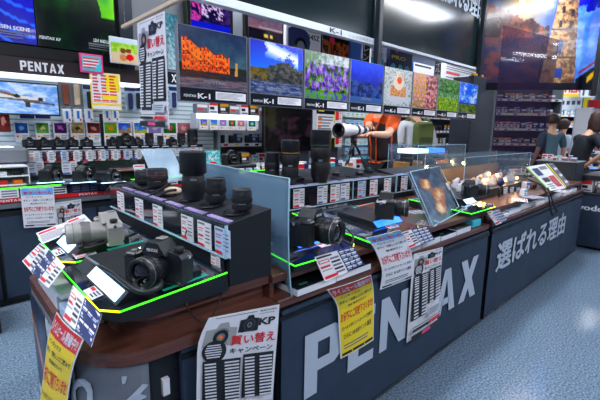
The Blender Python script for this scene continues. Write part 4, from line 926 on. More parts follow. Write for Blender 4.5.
# smoked divider and dark pillar
x0=P(470,110,y=2.46).x; x1=P(492,110,y=2.46).x
o=MB().bb(x0,x1,2.44,2.74,0,P(481,77,y=2.46).z,mat('slate_pillar',(.17,.20,.25),.4),.01).build('pillar'); tag(o,'dark slate display pillar at the right end of the sample photographs','pillar')
o=MB().box(((x0*.7+x1*.3),2.5,P(481,77,y=2.46).z+.02),(.30,.06,.04),'gold',.01).build('gold_sign'); tag(o,'small golden sign on top of the dark slate pillar','sign')
p0=P(491,155,y=2.0); p1=P(545,155,y=1.75); b=MB(); z0,z1=.835,P(500,20,y=1.95).z; d=Vector((0,.006,0))
b.add([(p0.x,p0.y,z0),(p1.x,p1.y,z0),(p1.x,p1.y,z1),(p0.x,p0.y,z1)]+[(p0.x,p0.y+.006,z0),(p1.x,p1.y+.006,z0),(p1.x,p1.y+.006,z1),(p0.x,p0.y+.006,z1)],[(0,1,2,3),(7,6,5,4),(0,4,5,1),(1,5,6,2),(2,6,7,3),(3,7,4,0)],'smoke'); o=b.build('smoked_divider'); tag(o,'tall smoked clear divider in front of the dim shelves right of the pillar','divider')
# ------------------------------------------------------------------ left display wall
slat=mat('pale_slat_panel',(.74,.80,.84),.45); nt=slat.node_tree; bs=nt.nodes['Principled BSDF']; tc=nt.nodes.new('ShaderNodeTexCoord'); wv=nt.nodes.new('ShaderNodeTexWave'); wv.bands_direction='Z'; wv.inputs['Scale'].default_value=6.5
cr=nt.nodes.new('ShaderNodeValToRGB'); cr.color_ramp.elements[0].position=.0; cr.color_ramp.elements[0].color=lin((.50,.60,.64))+(1,); cr.color_ramp.elements[1].position=.3; cr.color_ramp.elements[1].color=lin((.84,.89,.92))+(1,)
nt.links.new(tc.outputs['Object'],wv.inputs[0]); nt.links.new(wv.outputs['Fac'],cr.inputs[0]); nt.links.new(cr.outputs[0],bs.inputs['Base Color'])
YW=4.3
struct(MB().bb(-1.2,2.55,YW,YW+.05,0,1.80,slat).bb(-1.2,2.55,YW+.05,YW+.10,0,3.3,'mid').build('wall_slatted'))
# light boxes above
xb=P(36,20,y=4.15).x; xe=P(115,30,y=4.15).x
def cap(s,txt,u): s.rect(s.w*u,s.h*.90,s.w*.97,s.h*.915,'greyink'); s.text(txt,s.w*.97,s.h*.885,1,'white',.02,'r',s.w*.28,s.h*.035); s.lines(s.w*(u+.0),s.h*.92,s.w*.97,s.h*.97,2,'mid',.35)
r=(xb-1.35,xb-.01,1.98,2.85); framed('lit_photo_box','big blue aurora light box at the top left corner','light box',r,4.15,aurora,60,44,LIT,.0,.12,extra=lambda s:cap(s,'SHINKANSEN SCENE',.55))
r=(xb,xe,1.98,2.85); framed('lit_photo_box','big light box with bright green leaves at top left','light box',r,4.15,leaf,80,60,LIT,.0,.12,extra=lambda s:(s.text('PENTAX KP',s.w*.02,s.h*.93,1,'white',.02,'l',s.w*.25,s.h*.03),cap(s,'LEAF AND LIGHT',.62)))
o=MB().bb(-1.2,xe+.02,4.16,4.28,1.87,1.975,BLK,.004).build('black_fascia'); tag(o,'plain black fascia below the two big light boxes','fascia')
x0,x1,z0,z1=-1.2,P(140,70,y=4.1).x,1.70,1.865
hd=wthing('header_sign','long dark brown header sign with white brand lettering on the left wall','sign',(.2,4.15,z0)); adopt(MB().bb(x0,x1,4.12,4.28,z0+.03,z1,mat('brown_black_board',(.19,.15,.16),.3),.003).build('board'),hd)
a=P(20,61,y=4.1); b=P(64,65,y=4.1); g=MB()
for p in glyphs('PENTAX',a.x,b.x,z0+.058,z1-.028): g.add([(u,4.115,v) for u,v in p],[tuple(range(len(p)))],'white')
adopt(g.build('lettering'),hd); adopt(MB().bb(x0,x1,4.10,4.28,z0,z0+.03,mat('lit_white_strip',(.92,.95,1),.4,emit=.9)).build('light_strip'),hd)
# header pieces right of it
framed('pink_sign','small white sign with pink frame pinned to the brown header','sign',Rr(80,54,103,73,4.09),4.09,None,1,1,None,.018,.02,framem=M['pink'],extra=lambda s:(s.rect(0,0,s.w,s.h,'cyan'),s.lines(s.w*.05,s.h*.1,s.w*.95,s.h*.9,4,'red'),s.lines(s.w*.05,s.h*.2,s.w*.95,s.h*.8,3,'white')))
framed('family_picture','picture card of two people on grass beside the hanging campaign poster','picture',Rr(110,38,138,64,4.05),4.05,family,30,24,PRN,.008,.02,framem=M['white'])
for i,(a,b,lab) in enumerate(((118,132,'tall dark panel behind the hanging rod'),(186,202,'dark panel above the orange building photograph left edge'))):
    x0=P(a,20,y=4.22).x; x1=P(b,20,y=4.22).x; o=MB().bb(x0,x1,4.2,4.28,1.72 if i==0 else 1.9,3.3,mat('slate_post',(.12,.15,.2)),.006).build('dark_column'); tag(o,lab,'panel')
x0=P(133,40,y=4.4).x; o=MB().bb(x0,x0+1.9,4.36,4.42,1.86,3.3,mat('midnight_panel',(.08,.12,.2),.3),.006).build('dark_backboard'); tag(o,'wide midnight blue backboard behind the hanging campaign poster','panel')
x0=P(172,60,y=3.9).x; framed('shelf_sign','teal shelf sign between the hanging poster and the orange building photograph','sign',Rr(166,14,178,70,3.9),3.9,lambda a,b:mixc((.2,.4,.45),(.75,.82,.85),b+.8*fbm(a*5,b*12,41)),8,30,PRN,.004,.02)
o=framed('brand_board','black board with a large white letter X right of the hanging poster','sign',Rr(163,72,178,84,3.9),3.9,None,1,1,None,.002,.02,extra=lambda s:(s.rect(0,0,s.w,s.h,'screen'),s.text('X',s.w*.72,s.h*.85,1,'white',.04,'c',s.w*.35,s.h*.7)))
# television with the aeroplane
x0,x1,z0,z1=P(-12,90,y=4.0).x,P(58,90,y=4.0).x,1.385,1.652
tv=framed('television','wall television showing a propeller aeroplane in flight','television',(x0,x1,z0,z1),3.98,airplane,80,44,LIT,.012,.05,extra=lambda s:s.text('PENTAX KP',s.w*.95,s.h*.06,1,'white',.02,'r',s.w*.2,s.h*.045))
adopt(MB().bb((x0+x1)/2-.1,(x0+x1)/2+.1,4.03,4.30,1.45,1.55,'metal').build('wall_bracket'),tv)
# blister packs and packets hanging on hooks
def pack(kind):
    t=thing('hanging_pack','x','hanging pack',(0,0,0))
    if kind=='strap':
        MB().bb(-.055,.055,-.004,.0,-.26,0,'mid',.002).build('card',t); MB().bb(-.05,.05,-.006,-.004,-.05,-.01,'white').build('header_card',t); MB().box((0,-.018,-.155),(.05,.025,.19),'tan',.008).build('strap',t)
    elif kind=='item':
        MB().bb(-.05,.05,-.004,0,-.24,0,'ltblue',.002).build('card',t); MB().bb(-.05,.05,-.006,-.004,-.05,-.01,'navy').build('header_card',t); MB().box((0,-.02,-.15),(.045,.03,.16),'navy',.01).build('product',t)
    else:
        MB().box((0,-.012,-.065),(.075,.022,.13),'white',.006).build('pouch',t); MB().box((-.0,-.0245,-.055),(.02,.002,.07),'blue').build('printed_mark',t); MB().box((.018,-.0245,-.10),(.014,.002,.02),'red').build('printed_mark',t)
    MB().tube([(0,0,.012),(0,-.0,.02),(0,.06,.022)],.003,'chrome',6).build('hook',t); return t
protos={}
def hang(kind,px,py,y,lab,grp,mcol=None):
    if kind not in protos: o=pack(kind); protos[kind]=o
    else: o=dup(protos[kind])
    o.location=P(px,py,y=y); o['label']=lab; o['group']=grp
    if mcol:
        for c in o.children:
            if c.name.startswith(('strap','product')): c.data=c.data.copy(); c.data.materials[0]=M[mcol]
    return o
G1='packs hanging on the slatted wall'
hang('strap',64,77,4.24,'brown leather strap pack right of the aeroplane television',G1); hang('strap',75,78,4.24,'cream leather strap pack second from the television',G1,'cream')
hang('item',88,84,4.24,'dark gadget pack left of the yellow bordered poster',G1,'black')
for px,lab,mc in ((129,'navy gadget pack left of the hanging campaign poster','navy'),(137,'dark gadget pack just behind the left edge of the hanging campaign poster','black'),(173,'navy gadget pack between the hanging poster and orange building photograph','navy')): hang('item',px,86,4.24,lab,G1,mc)
for i,px in enumerate((66,77,88,106,114)): hang('pouch',px,109,4.24,'white and blue pouch, %s from the left below the strap packs'%ORD[i],'pouches on the slatted wall')
for i,px in enumerate((27,43)):
    framed('label_card',['black and white label card below the left half of the television','black and white label card below the right edge of the television'][i],'card',Rr(px-8,109,px+8,119,4.2),4.2,None,1,1,None,.002,.02,framem=M['white'],extra=lambda s:(s.rect(0,s.h*.45,s.w*.95,s.h*.98,'navy'),s.rect(s.w*.05,s.h*.1,s.w*.5,s.h*.35,'red')))
framed('stacked_cards','strip of small brown pictures at the left edge below the television','card',Rr(-3,109,10,132,4.2),4.2,generic(51,PAL[4]),12,24,PRN,.003,.02)
def ypost(s):
    s.rect(0,0,s.w,s.h,'white'); s.rect(0,s.h*.84,s.w,s.h*.9,'yellow'); s.rect(s.w*.48,s.h*.02,s.w*.96,s.h*.5,'yellow'); s.lines(s.w*.05,s.h*.03,s.w*.9,s.h*.8,9,'red',.5,seed=4,cols=3); s.rect(s.w*.35,s.h*.6,s.w*.9,s.h*.72,'yellow'); s.lines(s.w*.04,s.h*.74,s.w*.95,s.h*.82,2,'orange')
framed('yellow_poster','white poster with yellow border and red text left of the hanging poster','poster',Rr(91,73,121,110,4.1),4.1,None,1,1,None,.006,.02,framem=M['yellow'],extra=ypost)
o=MB().bb(P(102,125,y=4.05).x-.012,P(102,125,y=4.05).x+.012,4.05,4.08,1.12,1.42,'metal').build('sign_pole'); tag(o,'short black pole under the yellow bordered poster','pole')
# sample photo cards behind the shelf cameras
pxs=[22,43,61,78,94,111,125,141,155,170,184]
for i,px in enumerate(pxs):
    def ex(s,i=i): s.pic(s.w*.06,s.h*.04,s.w*.94,s.h*.56,generic(60+i,PAL[i%12]),12,9,PRN); s.rect(s.w*.1,s.h*.68,s.w*.25,s.h*.78,'orange'); s.rect(s.w*.3,s.h*.68,s.w*.42,s.h*.78,'yellow'); s.lines(s.w*.5,s.h*.66,s.w*.95,s.h*.95,4,'greyink')
    framed('sample_card','sample photo card behind the shelf cameras, %s from the left wall end'%ORD[i],'photo card',Rr(px-7.5,122,px+7,142,4.27),4.27,None,1,1,None,.002,.02,group='sample photo cards on the slatted wall',framem=M['white'],extra=ex)
# shelf with cameras
x0=P(18,146,y=4.0).x; x1=P(203,146,y=4.0).x
sf=wthing('wall_shelf','white wall shelf carrying the row of small cameras on the slatted wall','shelf',((x0+x1)/2,4.15,1.10)); adopt(MB().bb(x0,x1,4.02,4.30,1.105,1.12,'shelfw',.003).build('board'),sf); adopt(MB().bb(x0,x1,4.005,4.02,1.095,1.125,'screen',.002).build('label_rail'),sf)
for i in range(15): x=x0+.06+i*(x1-x0-.1)/15; adopt(MB().bb(x,x+.07,4.003,4.005,1.106,1.113,'white').build('name_strip'),sf)
G2='cameras on the wall shelf'; cp=make_dslr('x',L=.05,brand=False,detail=False); cp.scale=(.82,)*3; cp.location=(0,0,-5); first=True
for i,px in enumerate((30,44,58,72,87)):
    p=P(px,143,y=4.13); lab='black camera on the wall shelf, %s from the left'%ORD[i]; o=cp if first else dup(cp); first=False
    o.location=(p.x,4.14,1.1205); o['label']=lab; o['group']=G2; o.rotation_euler=(0,0,-.1)
lens_small=make_lens('x',.036,.10,'plain',None,None); used=False
seq=[(113,'c',1.0),(126,'c',1.5),(138,'c',1),(150,'l',1.2),(161,'l',.9),(172,'c',1),(182,'l',1.2),(193,'l',1.6)]
nl=0; ncn=5
for px,kd,sc in seq:
    p=P(px,143,y=4.13)
    if kd=='c': o=dup(cp,scale=sc*.85); o['label']='black camera on the wall shelf, %s from the left'%ORD[ncn]; ncn+=1; o['group']=G2; o.rotation_euler=(0,0,-.1)
    else:
        o=dup(lens_small) if used else lens_small; used=True; o.scale=(sc,)*3; o['label']='black lens on the wall shelf behind the campaign poster, %s from the left'%ORD[nl]; nl+=1; o['group']='lenses on the wall shelf'
    o.location=(p.x,4.14,1.1205)
for i,px in enumerate((27,41.5,55,68,81.5,95,108,120,132,144,156,168,180,191)):
    p=P(px,147,y=4.0); card(((p.x,4.0,1.09),(1,0),.085,.105,0),seed=i,label='price card below the wall shelf, %s from the left'%ORD[i],group='price cards below the wall shelf',hdr=['red','red','pink','red','blue'][(i//2)%5] if i>5 else 'red'); card(((p.x+.087,4.0,1.085),(1,0),.05,.095,0),seed=i+2,label='narrow specification card below the wall shelf, %s from the left'%ORD[i],group='narrow cards below the wall shelf',hdr='navy')
# lower green felt band and second wall ledge
o=MB().bb(-1.2,1.5,4.2,4.3,.93,.985,mat('sage_felt',(.52,.66,.56),.8)).build('felt_ledge'); tag(o,'sage green ledge on the wall behind the left display counter','ledge')
# ------------------------------------------------------------------ hanging poster and its rod
kp=kp_sheet(.42,.66).build('hanging_campaign_poster', rowmap([(P(137,23,x=1.1),P(164.5,11,x=1.1)),(P(139.5,75,x=1.1),P(167,70,x=1.1)),(P(142,127,x=1.1),P(169.5,129,x=1.1))],.0)); tag(kp,'long campaign poster hanging from the slanting rod in front of the slatted wall','poster')
ra=P(123,25,x=1.1); rb=P(188,-2,x=1.1); dz=(ra.z+rb.z)/2; rod=wthing('poster_rod','beige rod slanting across the upper left holding the hanging poster','rod',(1.1,(ra.y+rb.y)/2,dz)); adopt(MB().bb(1.085,1.115,rb.y,ra.y,dz-.012,dz+.012,'cream',.003).build('bar'),rod)
for y in (rb.y+.1,ra.y-.04): adopt(MB().tube([(1.1,y,dz),(1.1,y,3.3)],.002,'chrome',6).build('hanging_wire'),rod)
# ------------------------------------------------------------------ left display counter (second island)
YD=3.40; D0,D1=-.9,2.75
cd=wthing('wall_side_counter','black display counter with red brand strip in front of the slatted wall','display counter',((D0+D1)/2,3.75,0))
adopt(MB().bb(D0,D1,YD+.02,4.1,.0,.72,'matte',.004).bb(.28,1.6,YD+.0,YD+.02,.04,.70,'matte',.003).build('cabinet_body'),cd)
for a,b in ((.03,.26),(.29,.92),(.94,1.6)): adopt(MB().bb(a,b,YD-.006,YD+.02,.06,.66,'fabric',.004).build('door_panel'),cd)
adopt(MB().bb(D0,D1,YD-.02,4.1,.72,.76,'mid',.003).build('worktop_edge'),cd)
adopt(MB().bb(D0,D1,YD-.03,YD+.0,.765,.792,'red').build('red_strip'),cd)
g=MB()
for i in range(7):
    x=-.7+.5*i
    for p in glyphs('PENTAX',x,x+.13,.771,.787): g.add([(u,YD-.0315,v) for u,v in p],[tuple(range(len(p)))],'white')
adopt(g.build('lettering'),cd)
adopt(MB().bb(D0,D1,YD-.02,4.1,.76,.86,'black',.003).build('raised_deck'),cd)
adopt(MB().bb(D0,D1,YD-.022,YD-.018,.862,.868,'led').build('lit_edge'),cd)
g=0
for i in range(11):
    x=-.75+.30*i; k=i%3
    s=Sheet(.27,.062,'white' if k<2 else 'navy',nv=1)
    if k<2:
        for j in range(3): s.rect(.01,.008+.018*j,.08,.018+.018*j,'greyink',lay=1); s.rect(.10,.008+.018*j,.15,.018+.018*j,'red',lay=1); s.rect(.17,.008+.018*j,.26,.018+.018*j,'ink' if k else 'mid',lay=1)
        s.rect(.003,.01,.01,.05,['yellow','green'][k])
    else:
        for j in range(3):
            for q in range(4): s.rect(.012+.064*q,.008+.018*j,.062+.064*q,.018+.018*j,'greyink',lay=1)
    o=s.build('specification_strip',vstand((x,YD-.024,.858),(1,0),.27,.062)); adopt(o,cd)
# things on it
G3='cameras on the wall side counter'
ip=0
for px,py,sc,rz,lab in ((50,172,1.25,.7,'black camera with lens pointing right on the wall side counter, nearest the rack'),(82,172,1.2,.75,'black camera on the wall side counter behind the hanging sheets'),(112,166,1.0,.3,'upright black camera on the wall side counter behind the corner lens box')):
    p=P(px,178,z=.90); o=dup(cp,(p.x,min(3.8,p.y),.875),rz,lab,G3,sc); 
    MBw=MB().bb(-.16,.16,-.09,.09,0,.012,'screen').bb(-.10,.08,-.088,-.05,.012,.0135,'ledw').build('camera_plate'); MBw.location=(p.x,min(3.8,p.y),.8605); tag(MBw,'lit dark plate under the %s camera of the wall side counter'%ORD[ip],'plate','camera plates on the wall side counter'); ip+=1
    
for i,px in enumerate((33,67)):
    p=P(px,168,y=3.95); card(((p.x-.05,3.9,p.z+.06),(1,0),.12,.11,0),seed=i,label=['blue and white price card behind the left camera of the wall side counter','blue and white price card behind the second camera of the wall side counter'][i],group='cards on the wall side counter',hdr='blue')
# grey printer and small white rack on the left
t=wthing('grey_cabinet','light grey box with rounded top at the left edge on the wall counter','box',(.35,3.95,.86)); adopt(MB().bb(.05,P(27,155,y=3.85).x,3.75,4.1,1.0,1.13,'mid',.02).build('housing'),t); adopt(MB().bb(.06,P(14,155,y=3.85).x,3.80,4.0,1.13,1.133,'ledw').build('lit_top'),t)
x0=.12; x1=P(28,170,y=3.6).x
rk=wthing('small_rack','white two level rack with small boxes at the left edge','rack',((x0+x1)/2,3.65,.86))
for z in (.86,.925,.995): adopt(MB().bb(x0,x1,3.55,3.75,z,z+.008,'white',.001).build('shelf'),rk)
for x in (x0,(x0+x1)/2,x1-.006): adopt(MB().bb(x,x+.006,3.55,3.75,.86,1.003,'white').build('divider'),rk)
k=0
for z in (.868,.933):
    for i in range(4):
        x=x0+.03+i*(x1-x0-.04)/4; o=MB().bb(x,x+.055,3.57,3.66,z+.001,z+.03,['black','red','white','green','orange'][(i*3+k)%5],.003).build('small_box'); tag(o,'small coloured box, %s from the left on the %s level of the white rack'%(ORD[i],['lower','upper'][k]),'box','small boxes in the white rack')
    k+=1
# sheets hanging on the front
o=sale_sheet(.21,.30,'white','skyblue','サマーセール','s').build('sale_notice',quadmap(P(20,188,y=3.36),P(53.5,187,y=3.36),P(57,226,y=3.36),P(24,228,y=3.36))); tag(o,'white summer sale sheet hanging on the wall side counter at left','notice')
o=kp_sheet(.21,.31).build('campaign_poster',quadmap(P(55,203,y=3.37),P(81,199,y=3.37),P(84,238,y=3.37),P(58,241,y=3.37))); tag(o,'campaign poster on the wall side counter, partly behind the silver camera','poster')
t=MB().bb(-.25,.20,2.95,3.30,.0,.32,'matte',.01).build('low_black_box'); tag(t,'low black box on the floor at the far left edge','box')
# counter continuing right with extra pieces behind the corner lens box
t=wthing('wooden_tray','small reddish wooden tray with a camera and card behind the corner lens box','tray',(P(138,168,y=3.5).x,3.5,.862)); x=t.location.x; adopt(MB().bb(x-.20,x+.2,3.42,3.62,.93,.945,'wood',.004).build('board'),t); adopt(MB().bb(x-.15,x+.15,3.46,3.58,.862,.93,'matte').build('foot'),t)
dup(cp,(x+.08,3.52,.9455),.5,'black camera standing on the small reddish wooden tray',G3,1.1)
s=Sheet(.1,.04,'white',nv=1); s.rect(.01,.01,.09,.02,'red'); o=s.build('price_card',vstand((x-.07,3.425,.985),(1,0),.1,.04,.2)); tag(o,'white and red card on the small reddish wooden tray','card')
dup(cp,(P(129,170,y=3.5).x-.33,3.55,.90),.2,'black camera beside the small reddish wooden tray, towards the silver camera',G3,1.1)
a=P(153,165,y=3.0); b=P(188,152,y=3.0)
t=wthing('pale_shield','pale blue translucent shield behind the tall hooded lens','shield',((a.x+b.x)/2,3.2,.86)); m=MB(); X0,X1=P(154,170,y=3.1).x,P(186,170,y=3.1).x
m.add([(X0,3.1,.862),(X1,3.1,.862),(X1,3.35,1.12),(X0,3.35,1.12)]+[(X0,3.104,.862),(X1,3.104,.862),(X1,3.354,1.12),(X0,3.354,1.12)],[(0,1,2,3),(7,6,5,4),(0,4,5,1),(1,5,6,2),(2,6,7,3),(3,7,4,0)],'frost'); adopt(m.build('sheet'),t)
for i in range(14):
    x=1.25+i*.105; o=card(((x,3.42,.945),(1,0),.075,.075,.25),seed=i+1,label='price card leaning on the wall side counter behind the corner box, %s from the left'%ORD[i],group='leaning cards on the wall side counter',hdr='red' if i%3 else 'blue')
    if i%2==0: dup(lens_small,(x+.05,3.55,.8605),0,'black lens behind the corner lens box on the wall counter, %s from the left'%ORD[i//2],'lenses on the wall side counter',.55+.2*(i%3))
# ------------------------------------------------------------------ shelving with products
UNIT={}
def product(kind):
    """a few kinds of packed goods, origin at bottom centre, front towards -y"""
    b=MB()
    w,h,body,f1,f2={'red':(.10,.13,'white','red','ink'),'navy':(.09,.12,'navy','white','ltblue'),'black':(.11,.12,'black','gold','white'),'teal':(.08,.11,'white','cyan','green'),'grey':(.12,.09,'mid','white','red'),'blue':(.08,.12,'white','blue','red'),'yellow':(.09,.11,'white','orange','yellow'),'lens':(.08,.1,'black','rubber','mid')}[kind]
    if kind=='lens':
        b.lathe([(.03,0),(.034,.02),(.034,.09),(.03,.10)],'black',n=16); b.lathe([(.0345,.03),(.0345,.06)],'rubber',n=16,cap=False)
    else:
        b.box((0,0,h/2),(w,.08,h),body,.003); b.bb(-w*.46,w*.46,-.0412,-.0405,h*.62,h*.93,f1); b.bb(-w*.4,w*.1,-.0412,-.0405,h*.30,h*.52,f2); b.bb(-w*.4,w*.4,-.0412,-.0405,h*.08,h*.20,'greyink')
    return b
def put_product(kind,loc,rz,label,group,sc=1):
    if kind not in UNIT:
        o=product(kind).build('product_lens' if kind=='lens' else 'product_box'); UNIT[kind]=o.data; bpy.data.objects.remove(o)
    o=bpy.data.objects.new('packed_lens' if kind=='lens' else 'product_box',UNIT[kind]); C.objects.link(o); o.location=loc; o.rotation_euler=(0,0,rz); o.scale=(sc,)*3
    tag(o,label,'lens' if kind=='lens' else 'box',group); return o
def gondola(label,short,o,ang,W,levels,kinds,step=.14,depth=.4,top=1.9,frame='shelfw',sc=1,seed=0,back='mid',tags=True):
    """o = left front bottom corner, ang = reading direction"""
    rd=random.Random(seed); u=Vector((math.cos(ang),math.sin(ang),0)); n=Vector((-u.y,u.x,0)); o=Vector(o)
    t=thing('shelving_unit',label,'shelving',o,ang)
    MB().bb(0,W,depth-.03,depth,0,top,back).build('back_panel',t)
    for x in (0,W-.03): MB().bb(x,x+.03,.02,depth,0,top,frame).build('upright',t)
    for li,z in enumerate(levels):
        sh=MB().bb(.03,W-.03,0,depth-.03,z-.025,z,frame,.002).build('shelf',t)
        if tags:
            g=MB().bb(.03,W-.03,-.006,-.001,z-.04,z+.003,'white'); 
            for k in range(int(W/.16)): g.bb(.06+k*.16,.12+k*.16,-.0075,-.0062,z-.032,z-.006,['red','yellow','ink','red'][rd.randrange(4)])
            g.build('price_rail',sh)
        k=int((W-.12)/step); kd=kinds[li%len(kinds)]
        for i in range(k):
            p=o+u*(.10+i*step+rd.uniform(-.008,.008))+n*(.07+rd.uniform(0,.03)); p.z=z+.0005
            kk=kd if isinstance(kd,str) else kd[rd.randrange(len(kd))]
            put_product(kk,p,ang,'item on the %s, %s along %s shelf up'%(short,ORD[i%20],ORD[li]),'products on the '+short,sc)
    return t
# back shelving right of the slatted wall
YB=4.25
gondola('white shelving below the mountain photograph with rows of small products','shelving left of the dark television',(2.60,YB,0),0,1.15,(.55,.85,1.12),[('red','navy','grey'),('teal','lens','red'),('lens','navy')],.12,seed=3)
lit=wthing('lit_card_shelf','brightly lit white shelf with six small sample pictures below the orange building photograph','shelf',(2.6,4.1,1.36))
x0,x1=P(197,125,y=4.05).x,P(259,128,y=4.05).x
adopt(MB().bb(x0,x1,4.06,4.20,1.30,1.47,'shelfw',.003).build('board'),lit); adopt(MB().bb(x0,x1,4.05,4.06,1.41,1.468,mat('lit_white_strip')).build('light_strip'),lit)
for i,px in enumerate((204,214,223,232,241,252)):
    def ex(s,i=i): s.pic(s.w*.1,s.h*.05,s.w*.9,s.h*.62,generic(80+i,PAL[(6+i)%12]),10,9,LIT); s.rect(s.w*.2,s.h*.72,s.w*.4,s.h*.85,'orange'); s.rect(s.w*.5,s.h*.72,s.w*.65,s.h*.85,'yellow')
    a=P(px-4.3,128,y=4.03).x; b=P(px+4.3,128,y=4.03).x
    framed('sample_card','small lit sample picture card, %s from the left under the orange building photograph'%ORD[i],'photo card',(a,b,1.285,1.408),4.03,None,1,1,None,.001,.015,group='sample cards on the lit shelf',framem=M['white'],extra=ex)
for i in range(7):
    x=x0+.03+i*(x1-x0+.15)/7; put_product(['grey','red','black','grey','red','black','grey'][i],(x+.06,4.13,1.4705),0,'product box standing on the lit card shelf, %s from the left'%ORD[i],'boxes on the lit card shelf',1.15)
def darktv(a,b):
    n=fbm(a*3,b*3,90); c=mixc((.05,.06,.09),(.14,.10,.13),.4+n)
    if .25<b<.8 and n>.02: c=mixc((.14,.11,.15),(.26,.19,.23),.5+2*n)
    if a<.22 and b<.5 and n>0: c=(.22,.22,.14)
    return c
framed('television','dark television with a dim reddish picture behind the gold ringed lens','television',Rr(264,104,312,152,4.0),4.0,darktv,40,34,LIT,.015,.05)
o=MB().bb(P(313,125,y=4.0).x,P(316.5,125,y=4.0).x,4.0,4.08,0,2.0,'shelfw',.003).build('upright_pole'); tag(o,'slim white upright between the dark television and the chart board','pole')
framed('chart_board','white chart board with yellow lines behind the tallest lens','board',Rr(316,110,335,138,4.0),4.0,None,1,1,None,.004,.03,framem=M['black'],extra=lambda s:(s.rect(0,0,s.w,s.h*.14,'screen'),s.rect(s.w*.1,0,s.w*.4,s.h*.05,'yellow'),s.lines(s.w*.08,s.h*.2,s.w*.95,s.h*.95,7,'greyink'),s.lines(s.w*.08,s.h*.24,s.w*.3,s.h*.99,5,'orange')))
for i,(a,b) in enumerate(((110,123),(133,147))):
    framed('bargain_sign',['upper yellow and red vertical bargain sign beside the chart board','lower yellow and red vertical bargain sign under the white telephoto lens'][i],'sign',Rr(335.5,a,342,b,3.98),3.98,None,1,1,None,.002,.02,framem=M['yellow'],extra=lambda s:(s.rect(0,0,s.w*.5,s.h*.8,'red'),s.rect(s.w*.5,0,s.w,s.h*.8,'white'),s.lines(s.w*.55,s.h*.05,s.w*.95,s.h*.75,5,'red')))
x0=P(343,130,y=4.1).x; x1=P(383,130,y=4.1).x
rk=wthing('card_rack','tall pale rack of teal and white cards behind the white telephoto lens','rack',((x0+x1)/2,4.15,0)); adopt(MB().bb(x0,x1,4.12,4.2,0,1.75,'shelfw').build('back_panel'),rk)
k=0
for j in range(6):
    z=1.62-j*.145
    adopt(MB().bb(x0,x1,4.06,4.12,z-.118,z-.108,['green','pink','orange','cyan','mid','mid'][j]).build('ledge'),rk)
    for i in range(9):
        x=x0+.03+i*(x1-x0-.05)/9; s=.075
        if ('rc',j%3) not in UNIT:
            q=Sheet(.075,.10,['white','ltblue','cyan'][j%3],nv=1); q.rect(.008,.01,.067,.03,'cyan'); q.rect(.01,.045,.06,.06,['green','navy','blue'][j%3]); q.lines(.01,.07,.065,.095,2,'greyink'); oo=q.build('rack_card',vstand((0,0,.10),(1,0),.075,.10)); UNIT[('rc',j%3)]=oo.data; bpy.data.objects.remove(oo)
        oo=bpy.data.objects.new('rack_card',UNIT[('rc',j%3)]); C.objects.link(oo); oo.location=(x,4.07,z-.107); oo.scale=((x1-x0-.05)/9/.085,1,1); tag(oo,'small card in the pale rack, %s from the left in the %s row'%(ORD[i],ORD[j]),'card','cards in the pale rack')
gondola('shelving with dark lenses and white tags right of the shop assistant','shelving behind the backpack shopper',(P(400,130,y=4.3).x,4.3,0),0,3.0,(.75,1.05,1.33,1.62),[('grey','blue'),('lens','teal','black'),('lens','lens','black'),('lens','teal')],.16,top=1.95,seed=5,sc=1.1,frame='mid')
# ---- dark counter behind the middle with small things, seen over the long lens box
cm=wthing('middle_back_counter','low dark counter with small products behind the long lens box','display counter',(3.6,3.4,0)); adopt(MB().bb(2.80,4.0,3.0,3.8,0,.78,'matte',.004).build('cabinet_body'),cm); adopt(MB().bb(2.78,4.02,2.98,3.82,.78,.80,'screen',.003).build('worktop'),cm)
rd=random.Random(9)
for i in range(14):
    put_product(['red','navy','grey','teal','lens','yellow'][i%6],(2.88+.165*(i%7),3.12+.3*(i//7),.8005),0,'item on the middle back counter, %s from left, %s row'%(ORD[i%7],['front','back'][i//7]),'products on the middle back counter',1.0+.3*rd.random())
# small picture screen with K-1 lettering and camera on a dark stand behind the tall hooded lens
p=P(213,165,y=2.85)
st=wthing('dark_stand','dark stand carrying a small picture screen and a camera behind the hooded lens','stand',(p.x+.12,2.9,0)); adopt(MB().bb(p.x-.16,p.x+.40,2.78,3.05,p.z-.035,p.z-.005,'black',.008).bb(p.x-.02,p.x+.25,2.84,3.0,0,p.z-.035,'matte').build('stand_body'),st)
def k1(s): s.pic(0,0,s.w,s.h,lambda a,b:mixc((.1,.55,.6),(.75,.9,.9),.5+fbm(a*6,b*6,95)),16,14,LIT); s.text('K-1',s.w*.5,s.h*.62,1,'white',.04,'c',s.w*.5,s.h*.3); s.rect(s.w*.3,s.h*.78,s.w*.75,s.h*.92,'red')
framed('small_screen','small teal picture screen with K-1 lettering on the dark stand','screen',(p.x-.09,p.x+.07,p.z-.004,p.z+.125),2.84,None,1,1,None,.006,.02,extra=k1)
dup(cp,(p.x+.22,2.92,p.z-.004),-.2,'black camera next to the small teal screen on the dark stand',None,1.15)
put_product('black',(p.x+.35,2.92,p.z-.004),0,'dark small box at the right end of the dark stand','boxes on the dark stand',.8)
